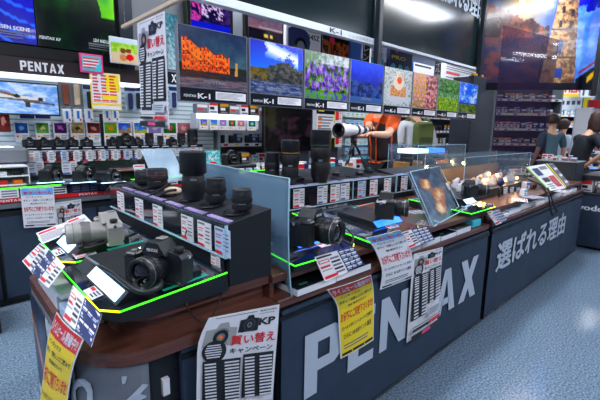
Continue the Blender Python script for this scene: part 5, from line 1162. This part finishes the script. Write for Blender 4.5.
# ---- white telephoto lens on its tripod
fr=P(338,130.5,D=3.08); tl_=P(366,130,D=3.38); ax=(fr-tl_).normalized(); Ln=(fr-tl_).length
wl=wthing('telephoto_lens','large white telephoto lens with black hood opening, mounted on a small tripod','camera lens',tl_)
def lat(pr,m,nm,cap=True): return adopt(MB().lathe(pr,m,tl_,ax,28,cap=cap).build(nm),wl)
lat([(.026,0),(.030,.01),(.030,Ln*.22),(.040,Ln*.27),(.040,Ln*.55),(.050,Ln*.63),(.050,Ln*.80),(.054,Ln*.82),(.056,Ln*.99),(.050,Ln*.99),(.047,Ln*.88)],'white','barrel',False)
lat([(.0305,Ln*.06),(.033,Ln*.07),(.033,Ln*.17),(.0305,Ln*.18)],'black','mount_ring',False); lat([(.0405,Ln*.34),(.0425,Ln*.35),(.0425,Ln*.42),(.0405,Ln*.43)],'black','zoom_ring',False)
lat([(.0505,Ln*.965),(.058,Ln*.97),(.058,Ln*1.0),(.049,Ln*1.0),(.046,Ln*.86)],'black','hood',False); lat([(.046,Ln*.86),(.02,Ln*.87),(.001,Ln*.872)],'glass','front_glass',False)
mid=tl_.lerp(fr,.45); tb=Vector((mid.x,mid.y,mid.z)); base=1.009
tr=wthing('tripod','small black tripod holding the white telephoto lens','tripod',(tb.x,tb.y,base)); adopt(MB().box((tb.x,tb.y,tb.z-.052),(.05,.04,.022),'black',.004).box((tb.x,tb.y,tb.z-.085),(.045,.045,.045),'black',.008).build('tripod_head'),tr)
adopt(MB().bb(tb.x-.01,tb.x+.012,tb.y-.03,tb.y-.024,tb.z-.08,tb.z-.066,'red').build('red_knob'),tr)
adopt(MB().tube([(tb.x,tb.y,tb.z-.10),(tb.x,tb.y,base+.08)],.012,'black').build('centre_column'),tr)
for k in range(3):
    a=math.radians(200+120*k); e=Vector((tb.x+.13*math.cos(a),tb.y+.075*math.sin(a),base+.012)); s0=Vector((tb.x+.015*math.cos(a),tb.y+.015*math.sin(a),tb.z-.11))
    lg=adopt(MB().tube([s0,s0.lerp(e,.5)],.011,'black').tube([s0.lerp(e,.48),e],.008,'grey').build('leg'),tr)
    ft=MB().ball(tuple(e),(.013,.013,.011),'rubber',6).build('rubber_foot'); ft.parent=lg; ft.matrix_parent_inverse=lg.matrix_parent_inverse.copy()
# black lenses near the glass case
for px,py,w_,h_,rg,lab in ((406,170,12,17,'gold','short black lens with gold ring left of the first glass case'),(419,171,12,24,'gold','taller black lens with gold ring left of the first glass case')):
    lens_at(px,py,w_,h_,.99,lab,'plain',rg,pos=P(px,py,y=2.0))
# ---- glass cases
def case(label,x0,x1,y0,y1,z0,z1,tint,base='black'):
    t=wthing('glass_display_case',label,'display case',((x0+x1)/2,(y0+y1)/2,.81))
    adopt(MB().bb(x0-.01,x1+.01,y0-.01,y1+.01,.811,z0,base,.004).build('case_base'),t)
    g=4e-3
    for nm,b in (('front_glass',(x0,x1,y0,y0+g)),('back_glass',(x0,x1,y1-g,y1)),('side_glass',(x0,x0+g,y0,y1)),('side_glass',(x1-g,x1,y0,y1))): adopt(MB().bb(b[0],b[1],b[2],b[3],z0,z1,tint).build(nm),t)
    adopt(MB().bb(x0,x1,y0,y1,z1,z1+g,tint).build('top_glass'),t)
    for n_,(x,y) in enumerate(((x0,y0),(x1,y0),(x1,y1),(x0,y1))): adopt(MB().bb(x-.0015,x+.0015,y-.0015,y+.0015,z0,z1+g,'edge').build('corner_edge'),t)
    adopt(MB().bb(x0,x1,y0-.0015,y0+.0015,z1,z1+.004,'edge').build('top_edge'),t)
    return t
A=P(416,150,y=1.82).x; B=P(466,150,y=1.82).x
c1=case('glass case with glowing boxes and a camera, behind the leaflet holder',A,B-.06,1.80,2.10,.90,P(440,145,y=1.82).z,'acryl')
o=MB().bb(A+.02,B-.09,1.95,2.06,.905,1.03,mat('painted_gold_glow',(.75,.5,.2),.5),.005).build('amber_glow_block'); tag(o,'added golden brown block standing in for amber glow inside the first glass case','block')  # block added so its golden colour imitates the amber glow in the case
for i,(dx) in enumerate((.05,.36)):
    o=MB().bb(A+dx,A+dx+.24,1.86,2.04,P(440,152,y=1.9).z,P(440,148,y=1.9).z,'ledb' if i else 'ledw',.003).build('lit_box'); tag(o,['pale glowing box at the upper left inside the first glass case','blue glowing box at the upper right inside the first glass case'][i],'box')
    o=MB().bb(A+dx,A+dx+.24,1.86,2.04,1.03,P(440,152,y=1.9).z-.001,'acryl').build('box_support'); tag(o,['clear support under the pale glowing box','clear support under the blue glowing box'][i],'support')
dup(cp,(A+.30,1.87,.9705),.3,'dark camera inside the first glass case',None,1.15)
o=MB().bb(A+.12,A+.48,1.81,1.93,.9005,.970,mat('moss_green',(.35,.45,.15),.9,noise_amt=.12,nscale=80,bump=.6),.01).build('moss_bed'); tag(o,'mossy green bed under the camera in the first glass case','moss')
for px,py,yy,lab in ((452,172,1.84,'round warm lamp in the first glass case'),):
    p=P(px,py,y=yy); o=MB().ball(tuple(p),.016,'warm',8).build('warm_lamp'); tag(o,lab,'lamp'); o=MB().bb(p.x-.015,p.x+.015,p.y-.01,p.y+.01,.901,p.z-.015,'gold').build('lamp_stand'); tag(o,'small golden stand under the warm lamp','lamp stand')
A=P(464,175,y=1.2).x; B=P(529,170,y=1.2).x
c2=case('second glass case with white figures and warm lamps, above the aisle end of the counter',A,B,1.20,1.50,.875,P(490,156,y=1.2).z,'acryl')
o=MB().bb(A+.02,B-.02,1.46,1.49,.876,1.02,mat('painted_brown_glow',(.34,.25,.16),.5),.004).build('amber_glow_backdrop'); tag(o,'added brown backdrop standing in for amber glow inside the second glass case','backdrop')  # added panel; brown colour stands in for amber light behind the figures
for i in range(16):
    x=A+.12+(i%8)*(B-A-.2)/8; y=1.27+.11*(i//8); t_=MB(); hh=.05+.05*random.random()
    t_.lathe([(.028,0),(.035,hh*.3),(.02,hh*.6),(.026,hh*.8),(.005,hh)],'white',n=12); t_.ball((.012,-.01,hh*.95),.016,['white','cream','gold'][i%3],6); o=t_.build('white_figure'); o.location=(x,y,.8755); tag(o,'small white figure in the second glass case, %s from the left in the %s row'%(ORD[i%8],['front','back'][i//8]),'figurine','white figures in the second glass case')
for px,py in ((484,178),(497,173),(517,176),(489,172),(505,178)):
    p=P(px,py+2,y=1.25); o=MB().ball(tuple(p),.012,'warm',8).tube([tuple(p),(p.x,p.y,.876)],.002,'gold').build('warm_lamp'); tag(o,'small warm lamp among the white figures, %s'%{484:'leftmost and lowest',497:'third from the left',517:'rightmost',489:'second from the left',505:'fourth from the left'}[px],'lamp','warm lamps in the second glass case')
for i,px in enumerate((506,512.5,519)): card((P(px-3,194,y=1.185)+Vector((0,0,.055)),(1,0),.085,.10,0.1),seed=i,label='upright price card below the second glass case, %s from the left'%ORD[i],group='price cards below the second glass case')
o=MB().ball((0,0,.0),(.03,.03,.035),'navy',8).tube([(0,0,-.03),(0,0,-.12)],.006,'black').build('dark_bulb_figure'); p=P(501,177,y=1.15); o.location=(p.x,p.y,.93); tag(o,'dark round knob on a short stem in front of the second glass case','knob')
for (x,y,z,pw) in ((P(452,172,y=1.80).x,1.80,.99,2.2),(P(484,178,y=1.25).x,1.25,.97,1.6),(P(517,176,y=1.25).x,1.25,.97,1.6)):
    l=bpy.data.lights.new('warm_spot','POINT'); l.energy=pw; l.color=(1,.62,.25); l.shadow_soft_size=.02; l.specular_factor=.2; lo_=bpy.data.objects.new('warm_spot',l); C.objects.link(lo_); lo_.location=(x,y-.0,z+.03)
# ---- things between case and aisle end
for i,(px,py,w_,kd) in enumerate(((525,190,.6,'blue'),(532,188,.55,'grey'),(523,196,.5,'teal'))):
    p=P(px,py,z=.81); put_product(kd,(p.x,min(p.y,1.16),.8105),-.3,['blue and white box right of the second glass case','grey and white box right of the second glass case','small teal box at the foot of the tilted product board'][i],None,w_)
tb_=wthing('tilted_product_board','white and green tilted product board with red and black goods, aisle end of the counter','board',P(550,189,z=.812))
for i,q in enumerate(([(526,167),(545,164),(566,188),(550,191)],[(546,163.5),(553,163),(570,184),(566,187)])):
    zt_=.812; br=P(*q[2],z=.815); bl=P(*q[3],z=.815); tl=P(*q[0],D=pxof(bl)[2]+.10); tr2=P(*q[1],D=pxof(br)[2]+.10)
    s=Sheet(.3,.3,'white' if i==0 else 'mid',nv=1)
    if i==0: s.rect(0,0,.02,.3,'yellowgreen'); s.rect(.05,.03,.14,.12,'navy'); s.rect(.16,.02,.28,.06,'mid'); s.rect(.06,.15,.16,.2,'ink'); s.rect(.18,.14,.28,.27,'redring'); s.lines(.05,.22,.16,.29,3,'greyink')
    else: s.rect(0,0,.05,.3,'yellow'); s.rect(.06,.0,.1,.3,'ink'); 
    if i: 
        for k in range(6): s.rect(.14,.02+.045*k,.28,.045+.045*k,'white' if k%2 else 'navy')
    adopt(s.build('board_face',quadmap(tl,tr2,br,bl),thick=.01,back='mid'),tb_)
XC=5.12; ya=P(537,160,x=XC).y; yb=P(577,163,x=XC).y; zc=P(557,161,x=XC).z
t=wthing('dark_cabinet','dark cabinet behind the tilted product board with small goods on top','cabinet',(XC+.2,(ya+yb)/2,0)); adopt(MB().bb(XC,XC+.36,yb,ya,0,zc-.012,mat('slate_cabinet',(.12,.17,.21),.5),.006).build('cabinet_body'),t); adopt(MB().bb(XC-.01,XC+.37,yb-.01,ya+.01,zc-.012,zc,'mid',.003).build('top_board'),t)
for i in range(7):
    y=ya-.05-i*(ya-yb-.08)/6.5; put_product(['red','red','grey','teal','grey','blue','grey'][i],(XC+.10+.03*(i%3),y,zc+.0005),-PI/2+.1*(i%3),'small box on the dark cabinet, %s from the left'%ORD[i],'boxes on the dark cabinet',.5)
o=MB().tube([P(576,177,y=1.5),P(580,176.5,y=1.5),P(590,179,y=1.35),P(592,181,y=1.35)],.012,'led').build('green_light_strip'); tag(o,'curved glowing green strip beside the woman in black','light strip')
# ---- small dark counter at the right edge
kc=wthing('event_counter','low black clothed counter with white lettering at the right edge','counter',(6.6,.8,0))
xk=P(573,215,y=1.10).x; adopt(MB().bb(xk,xk+1.9,.35,1.07,.03,.63,'fabric',.006).build('cloth_cover'),kc); adopt(MB().bb(xk-.01,xk+1.9,.34,1.08,.63,.65,'matte',.003).build('top_board'),kc)
ll=P(580,218,x=xk); l=MB()
for k in range(3): l.text('yodobashi',(xk-.001-.0005*k,1.40,.455),(0,-1,0),(0,0,1),1,'white',.01,'l',.62,.075)
l=MB()
for k in range(3): l.text('yodobashi',(xk-.003-.001*k,1.062+.003*(k-1),.43),(0,-1,0),(0,0,1),1,'white',.012,'l',.48,.085)
adopt(l.build('lettering'),kc)
for i,(px,py,kd,sc) in enumerate(((580,190,'red',1.1),(587,189,'grey',1.2),(595,190,'red',1.2))):
    put_product(kd,(xk+.12+.0*i,1.02-.17*i,.6505),-PI/2-.1,'white and red box on the low black counter, %s from the left'%ORD[i],'boxes on the low black counter',sc)
kb=MB().bb(-.18,.18,-.08,.08,0,.02,'screen',.004); 
for i in range(8):
    for j in range(3): kb.bb(-.165+.042*i,-.130+.042*i,-.065+.045*j,-.030+.045*j,.02,.026,['ledb','pink','ledb'][(i+j)%3])
t=kb.build('glowing_keypad'); t.location=P(583,170,D=5.1); t.rotation_euler=(0,0,-.8); tag(t,'keypad with blue and pink glowing keys under the hand of the woman in black','keypad')
z=t.location.z; o=MB().bb(xk+.05,xk+.75,.55,1.08,.79,z-.001,'matte',.004).build('riser_box') ; tag(o,'dark riser box on the low black counter under the glowing keypad','riser')
# ---- right background: boards and shelving
fpanel('shop_sign','white shop board with big red capital letters and a yellow strip','sign',545,86,584,97,9.5,extra=lambda s:(s.rect(0,s.h*.72,s.w*.95,s.h,'yellow'),s.text('RTIER',s.w*.30,s.h*.62,1,'red',.05,'l',s.w*.62,s.h*.62)))
fpanel('goods_panel','grey blue panel with a row of small dark goods under the red lettered board','panel',559,97,592,110,9.4,bg='shelfw',extra=lambda s:[s.rect(s.w*(.04+.16*i),s.h*.3,s.w*(.14+.16*i),s.h*.6,'grey',lay=1) for i in range(6)]+[s.rect(0,s.h*.08,s.w*.03,s.h,'yellow')])
fpanel('goods_panel','white and teal panel left of the row of dark goods','panel',545,99,559,105,9.3,bg='white',extra=lambda s:(s.rect(0,0,s.w,s.h*.3,'grey'),s.rect(0,s.h*.4,s.w*.7,s.h*.6,'cyan')))
fpanel('goods_panel','pale panel with three dark rows above the woman in black','panel',580,84,600,97,9.0,bg='shelfw',extra=lambda s:[s.rect(s.w*(.1+.3*i),s.h*.1,s.w*(.2+.3*i),s.h*.9,'grey',lay=1) for i in range(3)])
fpanel('yellow_sign','plain yellow rounded sign above the head of the woman in black','sign',582,98,589,112,7.0,bg='yellow')
fpanel('red_sign','plain red sign at the right edge above the packed shelves','sign',588,100,606,108.5,6.4,bg='red')
def gpos(px,D): p=P(px,200,D=D); return (p.x,p.y,0)
ANG=math.atan2(-.681,.732)
gondola('dim shelving with many small goods behind the smoked divider','dim shelving behind the smoked divider',gpos(486,8.2),ANG,1.35,(.5,.8,1.1,1.4,1.7,1.98),[('red','navy','grey'),('navy','lens'),('black','yellow','grey'),('red','navy'),('blue','grey'),('yellow','black','grey')],.13,top=2.3,seed=11,frame='mid',back='grey')
gondola('shelving with yellow tags behind the man in grey','shelving behind the man in grey',gpos(541,9.6),ANG,1.15,(.6,.9,1.2,1.5,1.75),[('yellow','black'),('black','grey'),('black','lens'),('yellow','black'),('grey','teal')],.15,top=2.0,seed=12,frame='grey',back='matte')
gondola('white shelving with blue marked packs behind the woman in black','white shelving at the right edge',gpos(580,6.3),ANG,1.1,(.55,.8,1.05,1.27,1.48),[('red','grey'),('lens','red'),('red','grey'),('blue','grey'),('blue',)],.13,top=1.72,seed=13,frame='white',back='ltblue')
# dark backdrop so that the aisle behind reads as deep shop
gondola('tall shelving far behind between the slatted wall and the hanging signs','tall far shelving behind the hanging signs',(3.9,4.9,0),0,3.4,(1.3,1.65,2.0,2.35),[('grey','navy'),('red','grey'),('teal','blue'),('navy','grey')],.2,top=2.75,seed=14,frame='mid',sc=1.5,back='grey')
# ------------------------------------------------------------------ people
def skinned(name, pts, edges, rad, m, par, sub=2, root=0):
    me=bpy.data.meshes.new(name); me.from_pydata([tuple(p) for p in pts],edges,[])
    o=bpy.data.objects.new(name,me); C.objects.link(o); o.parent=par
    me.materials.append(M[m] if isinstance(m,str) else m)
    md=o.modifiers.new('skin','SKIN'); md.use_smooth_shade=True; md.branch_smoothing=.4
    sv=me.skin_vertices[0].data
    for i,r in enumerate(rad):
        sv[i].radius = r if isinstance(r,tuple) else (r,r); sv[i].use_root = (i==root)
    s=o.modifiers.new('smooth','SUBSURF'); s.levels=sub; s.render_levels=sub
    return o
def person(label, loc, rz, S=1, top='teeblack', bottom='jeans', sleeve=.5, hem=.86, lh=None, rh=None, head_fwd=.03, skirt=False, shoe='rubber', hairlen=0, cap=False, lean=0):
    """front towards -y; lh / rh: wrist positions in world space; None = hanging"""
    t=thing('person',label,'person',loc,rz); t.scale=(S,)*3
    inv=(Matrix.Translation(loc)@Matrix.Rotation(rz,4,'Z')@Matrix.Scale(S,4)).inverted()
    V=Vector; ly=-lean
    pel=V((0,0,.94)); wa=V((0,ly*.3,1.08)); ch=V((0,ly*.8,1.28)); nk0=V((0,ly,1.43)); nk=V((0,ly-head_fwd*.5,1.50)); h1=V((0,ly-head_fwd,1.585)); h2=V((0,ly-head_fwd*1.2,1.67))
    pts=[pel,wa,ch,nk0,nk,h1,h2]; rad=[(.155,.10),(.13,.09),(.155,.10),(.07,.06),(.052,.052),(.074,.088),(.066,.080)]; ed=[(0,1),(1,2),(2,3),(3,4),(4,5),(5,6)]
    def add(p,r,par): pts.append(V(p)); rad.append(r); ed.append((par,len(pts)-1)); return len(pts)-1
    arms={}
    for s,w in ((-1,rh),(1,lh)):   # person's right arm is at -x when facing -y
        sh=V((s*.185,ly*.95,1.395)); wr=inv@V(w) if w is not None else V((s*.27,ly-.06,.86))
        d=wr-sh; L1=.29; L2=.26; D_=min(d.length,L1+L2-.012); wr=sh+d.normalized()*D_
        a=(L1*L1-L2*L2+D_*D_)/(2*D_); hgt=math.sqrt(max(0,L1*L1-a*a)); dn=d.normalized(); down=V((s*.25,.25,-1)); pr=(down-dn*down.dot(dn)).normalized(); el=sh+dn*a+pr*hgt
        i1=add(sh,.058,2); i2=add(el,.040,i1); i3=add(wr,.026,i2); hd=(wr-el).normalized(); palm=wr+hd*.055
        i4=add(palm,(.034,.018),i3); arms[s]=(sh,el,wr)
        side=hd.cross(V((0,0,1))); side=side.normalized() if side.length>.2 else V((0,1,0)); nrm=side.cross(hd).normalized()
        kn=wr+hd*.085; 
        for k,(o_,l_) in enumerate(((-.030,.030),(-.010,.040),(.010,.038),(.028,.028))):
            b=add(kn+side*o_,.0085,i4); c=add(kn+side*o_*1.15+hd*l_-nrm*.008,.0078,b); add(kn+side*o_*1.2+hd*(l_*1.7)-nrm*.026,.0068,c)
        th=add(wr+hd*.035-side*.036*s,.010,i4); add(wr+hd*.065-side*.052*s-nrm*.01,.0085,th)
    legs={}
    for s in (-1,1):
        hp=V((s*.095,.0,.88)); kn=V((s*.105,-.02,.48)); an=V((s*.11,.02,.085)); to=V((s*.125,-.13,.03))
        i1=add(hp,.085,0); i2=add(kn,.056,i1); i3=add(an,.036,i2); i4=add(V((s*.112,-.0,.045)),.034,i3); add(to,(.036,.022),i4); legs[s]=(hp,kn,an,to)
    body=skinned('body',pts,ed,rad,'skin',t)
    # clothes
    P2=[pel*1,wa*1,ch*1,nk0-V((0,0,.02))]; P2[0].z=hem; P2[3].z+=.035; R2=[(.172,.118),(.148,.107),(.172,.118),(.075,.066)]; E2=[(0,1),(1,2),(2,3)]
    for s in (-1,1):
        sh,el,wr=arms[s]; P2.append(sh+V((0,0,.004))); R2.append(.072); E2.append((2,len(P2)-1)); P2.append(sh.lerp(el,sleeve*2 if sleeve<=.5 else 1) if sleeve<=.5 else el); R2.append(.058); E2.append((len(P2)-2,len(P2)-1))
        if sleeve>.5: P2.append(el.lerp(wr,(sleeve-.5)*2)); R2.append(.042); E2.append((len(P2)-2,len(P2)-1))
    so=skinned('shirt',P2,E2,R2,top,t)
    if skirt:
        MB().lathe([(.17,0),(.20,-.12),(.235,-.34),(.225,-.345),(.16,-.02)],bottom,(0,0,.98),(0,0,1),28,cap=False).build('skirt',t)
    else:
        P3=[V((0,0,.95))]; R3=[(.165,.112)]; E3=[]
        for s in (-1,1):
            hp,kn,an,to=legs[s]; P3+= [hp,kn,an+V((0,0,.03))]; n=len(P3); R3+=[.105,.078,.062]; E3+=[(0,n-3),(n-3,n-2),(n-2,n-1)]
        skinned('trousers',P3,E3,R3,bottom,t)
    for s in (-1,1):
        an,to=legs[s][2],legs[s][3]; MB().box((to.x*.98,(an.y+to.y)/2+.0,.022),(.085,.25,.040),shoe,.018,seg=2).box((to.x*.97,an.y+.02,.055),(.07,.085,.05),shoe,.015).build('shoe',t)
    hc=h1.lerp(h2,.5)
    hb=MB(); vs=[]; fs=[]; n=14; m=18
    for j in range(n+1):
        th=PI*.62*j/n
        for i in range(m):
            a=2*PI*i/m; fr=max(0,-math.sin(a)); r=1.0; z=math.cos(th); q=math.sin(th)
            lim=PI*(.62-.28*fr); th2=min(th,lim); z=math.cos(th2); q=math.sin(th2)
            ext=hairlen*max(0,(j/n-.6)/.4)*(1-fr) 
            k_=1+(.16*fbm(math.cos(a)*3,j*.5+math.sin(a)*3,77) if hairlen else 0)+(.10 if hairlen>.1 else 0)
            vs.append((hc.x+.090*q*k_*math.cos(a),hc.y+.012+.106*k_*q*math.sin(a)+.02*ext*4*max(0,math.sin(a)),hc.z+.018+.118*z-ext))
    for j in range(n):
        for i in range(m): fs.append((j*m+i,(j+1)*m+i,(j+1)*m+(i+1)%m,j*m+(i+1)%m))
    hb.add(vs,fs,'hair',True); ho=hb.build('hair',t); md=ho.modifiers.new('thickness','SOLIDIFY'); md.thickness=.012; md.offset=1
    fy=hc.y-.088
    for s in (-1,1):
        MB().ball((s*.031,fy+.004,hc.z-.002),(.013,.008,.007),'white',6).ball((s*.031,fy-.003,hc.z-.002),(.005,.003,.005),'ink',5).build('eye',t)
        MB().ball((s*.078,hc.y+.01,hc.z-.012),(.009,.018,.030),'skin',6).build('ear',t)
    MB().add([(0,fy+.002,hc.z+.004),(-.014,fy+.004,hc.z-.040),(.014,fy+.004,hc.z-.040),(0,fy-.020,hc.z-.036)],[(0,1,3),(0,3,2),(1,2,3),(0,2,1)],'skin').build('nose',t)
    MB().ball((0,fy+.006,hc.z-.062),(.022,.008,.006),'pink',6).build('mouth',t)
    return t,arms
# shop assistant with orange shirt holding the white lens
ex,ey=3.57,2.50
hand=tl_+(fr-tl_).normalized()*.02
st_,ar=person('shop assistant in orange shirt and charcoal vest holding the white telephoto lens',(ex,ey,0),math.radians(-98),1.04,'vor','teeblack',.42,.90,lh=P(372,134,D=3.62),rh=P(370,131,D=3.60),lean=.06)
vp=[Vector((0,-.01,.93)),Vector((0,-.018,1.08)),Vector((0,-.05,1.28)),Vector((0,-.055,1.39))]
skinned('vest',vp,[(0,1),(1,2),(2,3)],[(.200,.145),(.178,.135),(.190,.138),(.15,.095)],'vestdk',st_)
for s in (-1,1):
    b=MB().tube([(s*.035,-.150,.93),(s*.035,-.150,1.08),(s*.05,-.186,1.28),(s*.10,-.135,1.42)],.008,'vor',6).build('orange_trim',st_)
    MB().tube([(s*.17,-.06,.94),(s*.16,-.07,1.1),(s*.165,-.08,1.26)],.007,'vor',6).build('orange_trim',st_)
MB().tube([(.11*math.cos(PI*k/8)*1.55,-.02-.118*math.sin(PI*k/8),.935) for k in range(9)],.009,'vor',6).build('orange_trim',st_)
MB().box((.0,-.145,1.20),(.055,.008,.075),'white',.003).build('name_badge',st_)
# shopper with green backpack
p=P(415,135,D=4.9); bs,ar=person('shopper in white shirt wearing a green backpack, seen from behind right of the assistant',(p.x,p.y,0),math.radians(150),1.0,'shirtw','jeans',.5,.88)
bp=MB().box((0,.19,1.24),(.24,.14,.36),'olive',.055,seg=3).box((0,.265,1.17),(.17,.04,.15),'rubberolive',.02,seg=2).build('backpack_body'); 
bk=thing('backpack','green canvas backpack on the shopper right of the shop assistant','backpack',(p.x,p.y,0),math.radians(150)); bp.parent=bk; bp.name='bag_body'
for s in (-1,1): MB().tube([(s*.10,.16,1.42),(s*.12,.05,1.47),(s*.125,-.09,1.42),(s*.13,-.13,1.25),(s*.15,-.02,1.10),(s*.12,.14,1.08)],.014,'olive',8).build('shoulder_strap',bk)
# woman in black at the right
p=P(570,200,D=5.12); hw=P(588,162,D=5.15)
wb,ar=person('woman in black top with shoulder length brown hair reaching over the keypad',(p.x,p.y,0),math.radians(48),.91,'teeblack','teeblack',.40,.84,rh=P(588,164,D=4.85),lh=P(595,161,D=5.25),head_fwd=.13,skirt=True,shoe='cream',hairlen=.13,lean=.13)
p=P(550,150,D=6.7); person('man in grey teal shirt standing with his back turned, left of the woman in black',(p.x,p.y,0),math.radians(140),.93,'greyteal','jeans',.45,.86,hairlen=.01)
a=P(548,146,D=6.5); o=MB().tube([(.19*math.cos(2*PI*k/20),.13*math.sin(2*PI*k/20),0) for k in range(21)],.018,'vor',8,cap=False).build('orange_belt'); o.location=(p.x,p.y,.93); o.rotation_euler=(0,0,math.radians(140)); tag(o,'bright orange belt around the waist of the man in grey','belt')
p=P(560,150,D=7.6); person('person with dark hair and white top partly hidden behind the woman in black',(p.x,p.y,0),math.radians(60),.90,'shirtw','jeans',.45,.86,hairlen=.05)
# ------------------------------------------------------------------ loose papers and small goods on the counters
def flat(px,py,w,h,rot,lab,kind='w',z=.8115,name='loose_leaflet',yy=None):
    p=P(px,py,z=z); s=spec_sheet(.12,.12,kind); c,sn=math.cos(rot),math.sin(rot); u=Vector((c,sn,0)); v=Vector((sn,-c,0)); o=Vector((p.x,p.y,z))-u*w/2-v*h/2
    ob=s.build(name,lambda a,b,q:o+u*(a*w)+v*(b*h)+Vector((0,0,1))*q); tag(ob,lab,'leaflet'); return ob
flat(428,223,.12,.10,.3,'white leaflet lying at the left foot of the tilted clear holder')
flat(418,212,.14,.11,-.4,'navy leaflet lying left of the tilted clear holder','navy')
flat(405,205,.16,.12,.2,'white leaflet behind the camera on the middle tray',z=.812)
flat(358,203,.20,.14,.1,'white leaflet between the two middle trays, close to the long lens box')
flat(345,198,.16,.12,-.2,'navy leaflet in front of the long lens box behind the middle trays','navy')
flat(520,200,.16,.10,.3,'white leaflet on the deck left of the tilted product board')
flat(533,197,.18,.12,-.3,'navy leaflet in front of the tilted product board','navy')
flat(545,178,.30,.20,.5,'large white sheet on the deck behind the tilted product board')
flat(563,191,.20,.10,.0,'white leaflet under the right edge of the tilted product board')
t=wthing('leaflet_stack','grey white leaflet stack on the left end of the corner counter','leaflets',(.30,1.5,.7285)); adopt(MB().bb(.235,.325,1.36,1.66,.7285,.775,'shelfw',.002).build('paper_block'),t); adopt(MB().bb(.24,.33,1.32,1.60,.7752,.79,'white',.002).build('top_leaflets'),t)
o=MB().bb(.235,.32,1.18,1.33,.7285,.765,'ltblue',.002).build('leaflet_block'); tag(o,'pale blue leaflet block under the corner tray, nearest the yellow notice','leaflets')
# small goods on the long lens box top and deck behind it
kinds=['black','lens','grey','navy','lens','teal','black','grey']
for i in range(9):
    x=2.15+.17*i
    if abs(x-2.46)<.16 or x>2.9: continue
    zz=(.985+.06*(2.02-1.62) if x<2.42 else .8100)+.001
    put_product(kinds[i%8],(x,2.02 if x<2.42 else 1.95,zz),.1*((i*3)%4-1),'small item on the long lens box behind the card fascia, %s from left'%ORD[i],'items on top of the long lens box',.55)
for i in range(7):
    put_product(['grey','blue','red','teal','lens','grey','yellow'][i],(3.85+.17*i,1.62+.02*(i%2),.8105),.2*((i*5)%3-1),'small item on the deck between the glass cases, %s from left'%ORD[i],'items on the deck between the glass cases',.75)

for i,(x,y) in enumerate(((1.62,1.75),(1.80,1.72),(2.02,1.80),(2.20,1.74),(2.36,1.78))):
    zz=.9855+.06*(y-1.62)+.001; b=MB().box((0,0,.012),(.07,.045,.024),'black',.004).box((0,-.0,.030),(.03,.03,.014),'grey',.003); o=b.build('camera_accessory'); o.location=(x,y,zz); o.rotation_euler=(.06,0,.3*i); tag(o,'small black accessory on top of the long lens box, %s from the left'%ORD[i],'accessory','accessories on the long lens box')
cable([P(300,186,y=1.70),P(312,189,y=1.66),P(330,186,y=1.68),P(345,184,y=1.72),P(352,178,y=1.85)],.005,'security_cable','black cable lying along the front of the long lens box top')
cable([P(360,181,y=1.74),P(378,180,y=1.70),P(392,177,y=1.74),P(402,174,y=1.76)],.005,'security_cable','black cable at the right part of the long lens box top')
SC.view_settings.view_transform='Standard'; SC.view_settings.look='None'; SC.view_settings.gamma=1; SC.view_settings.exposure=EXPO
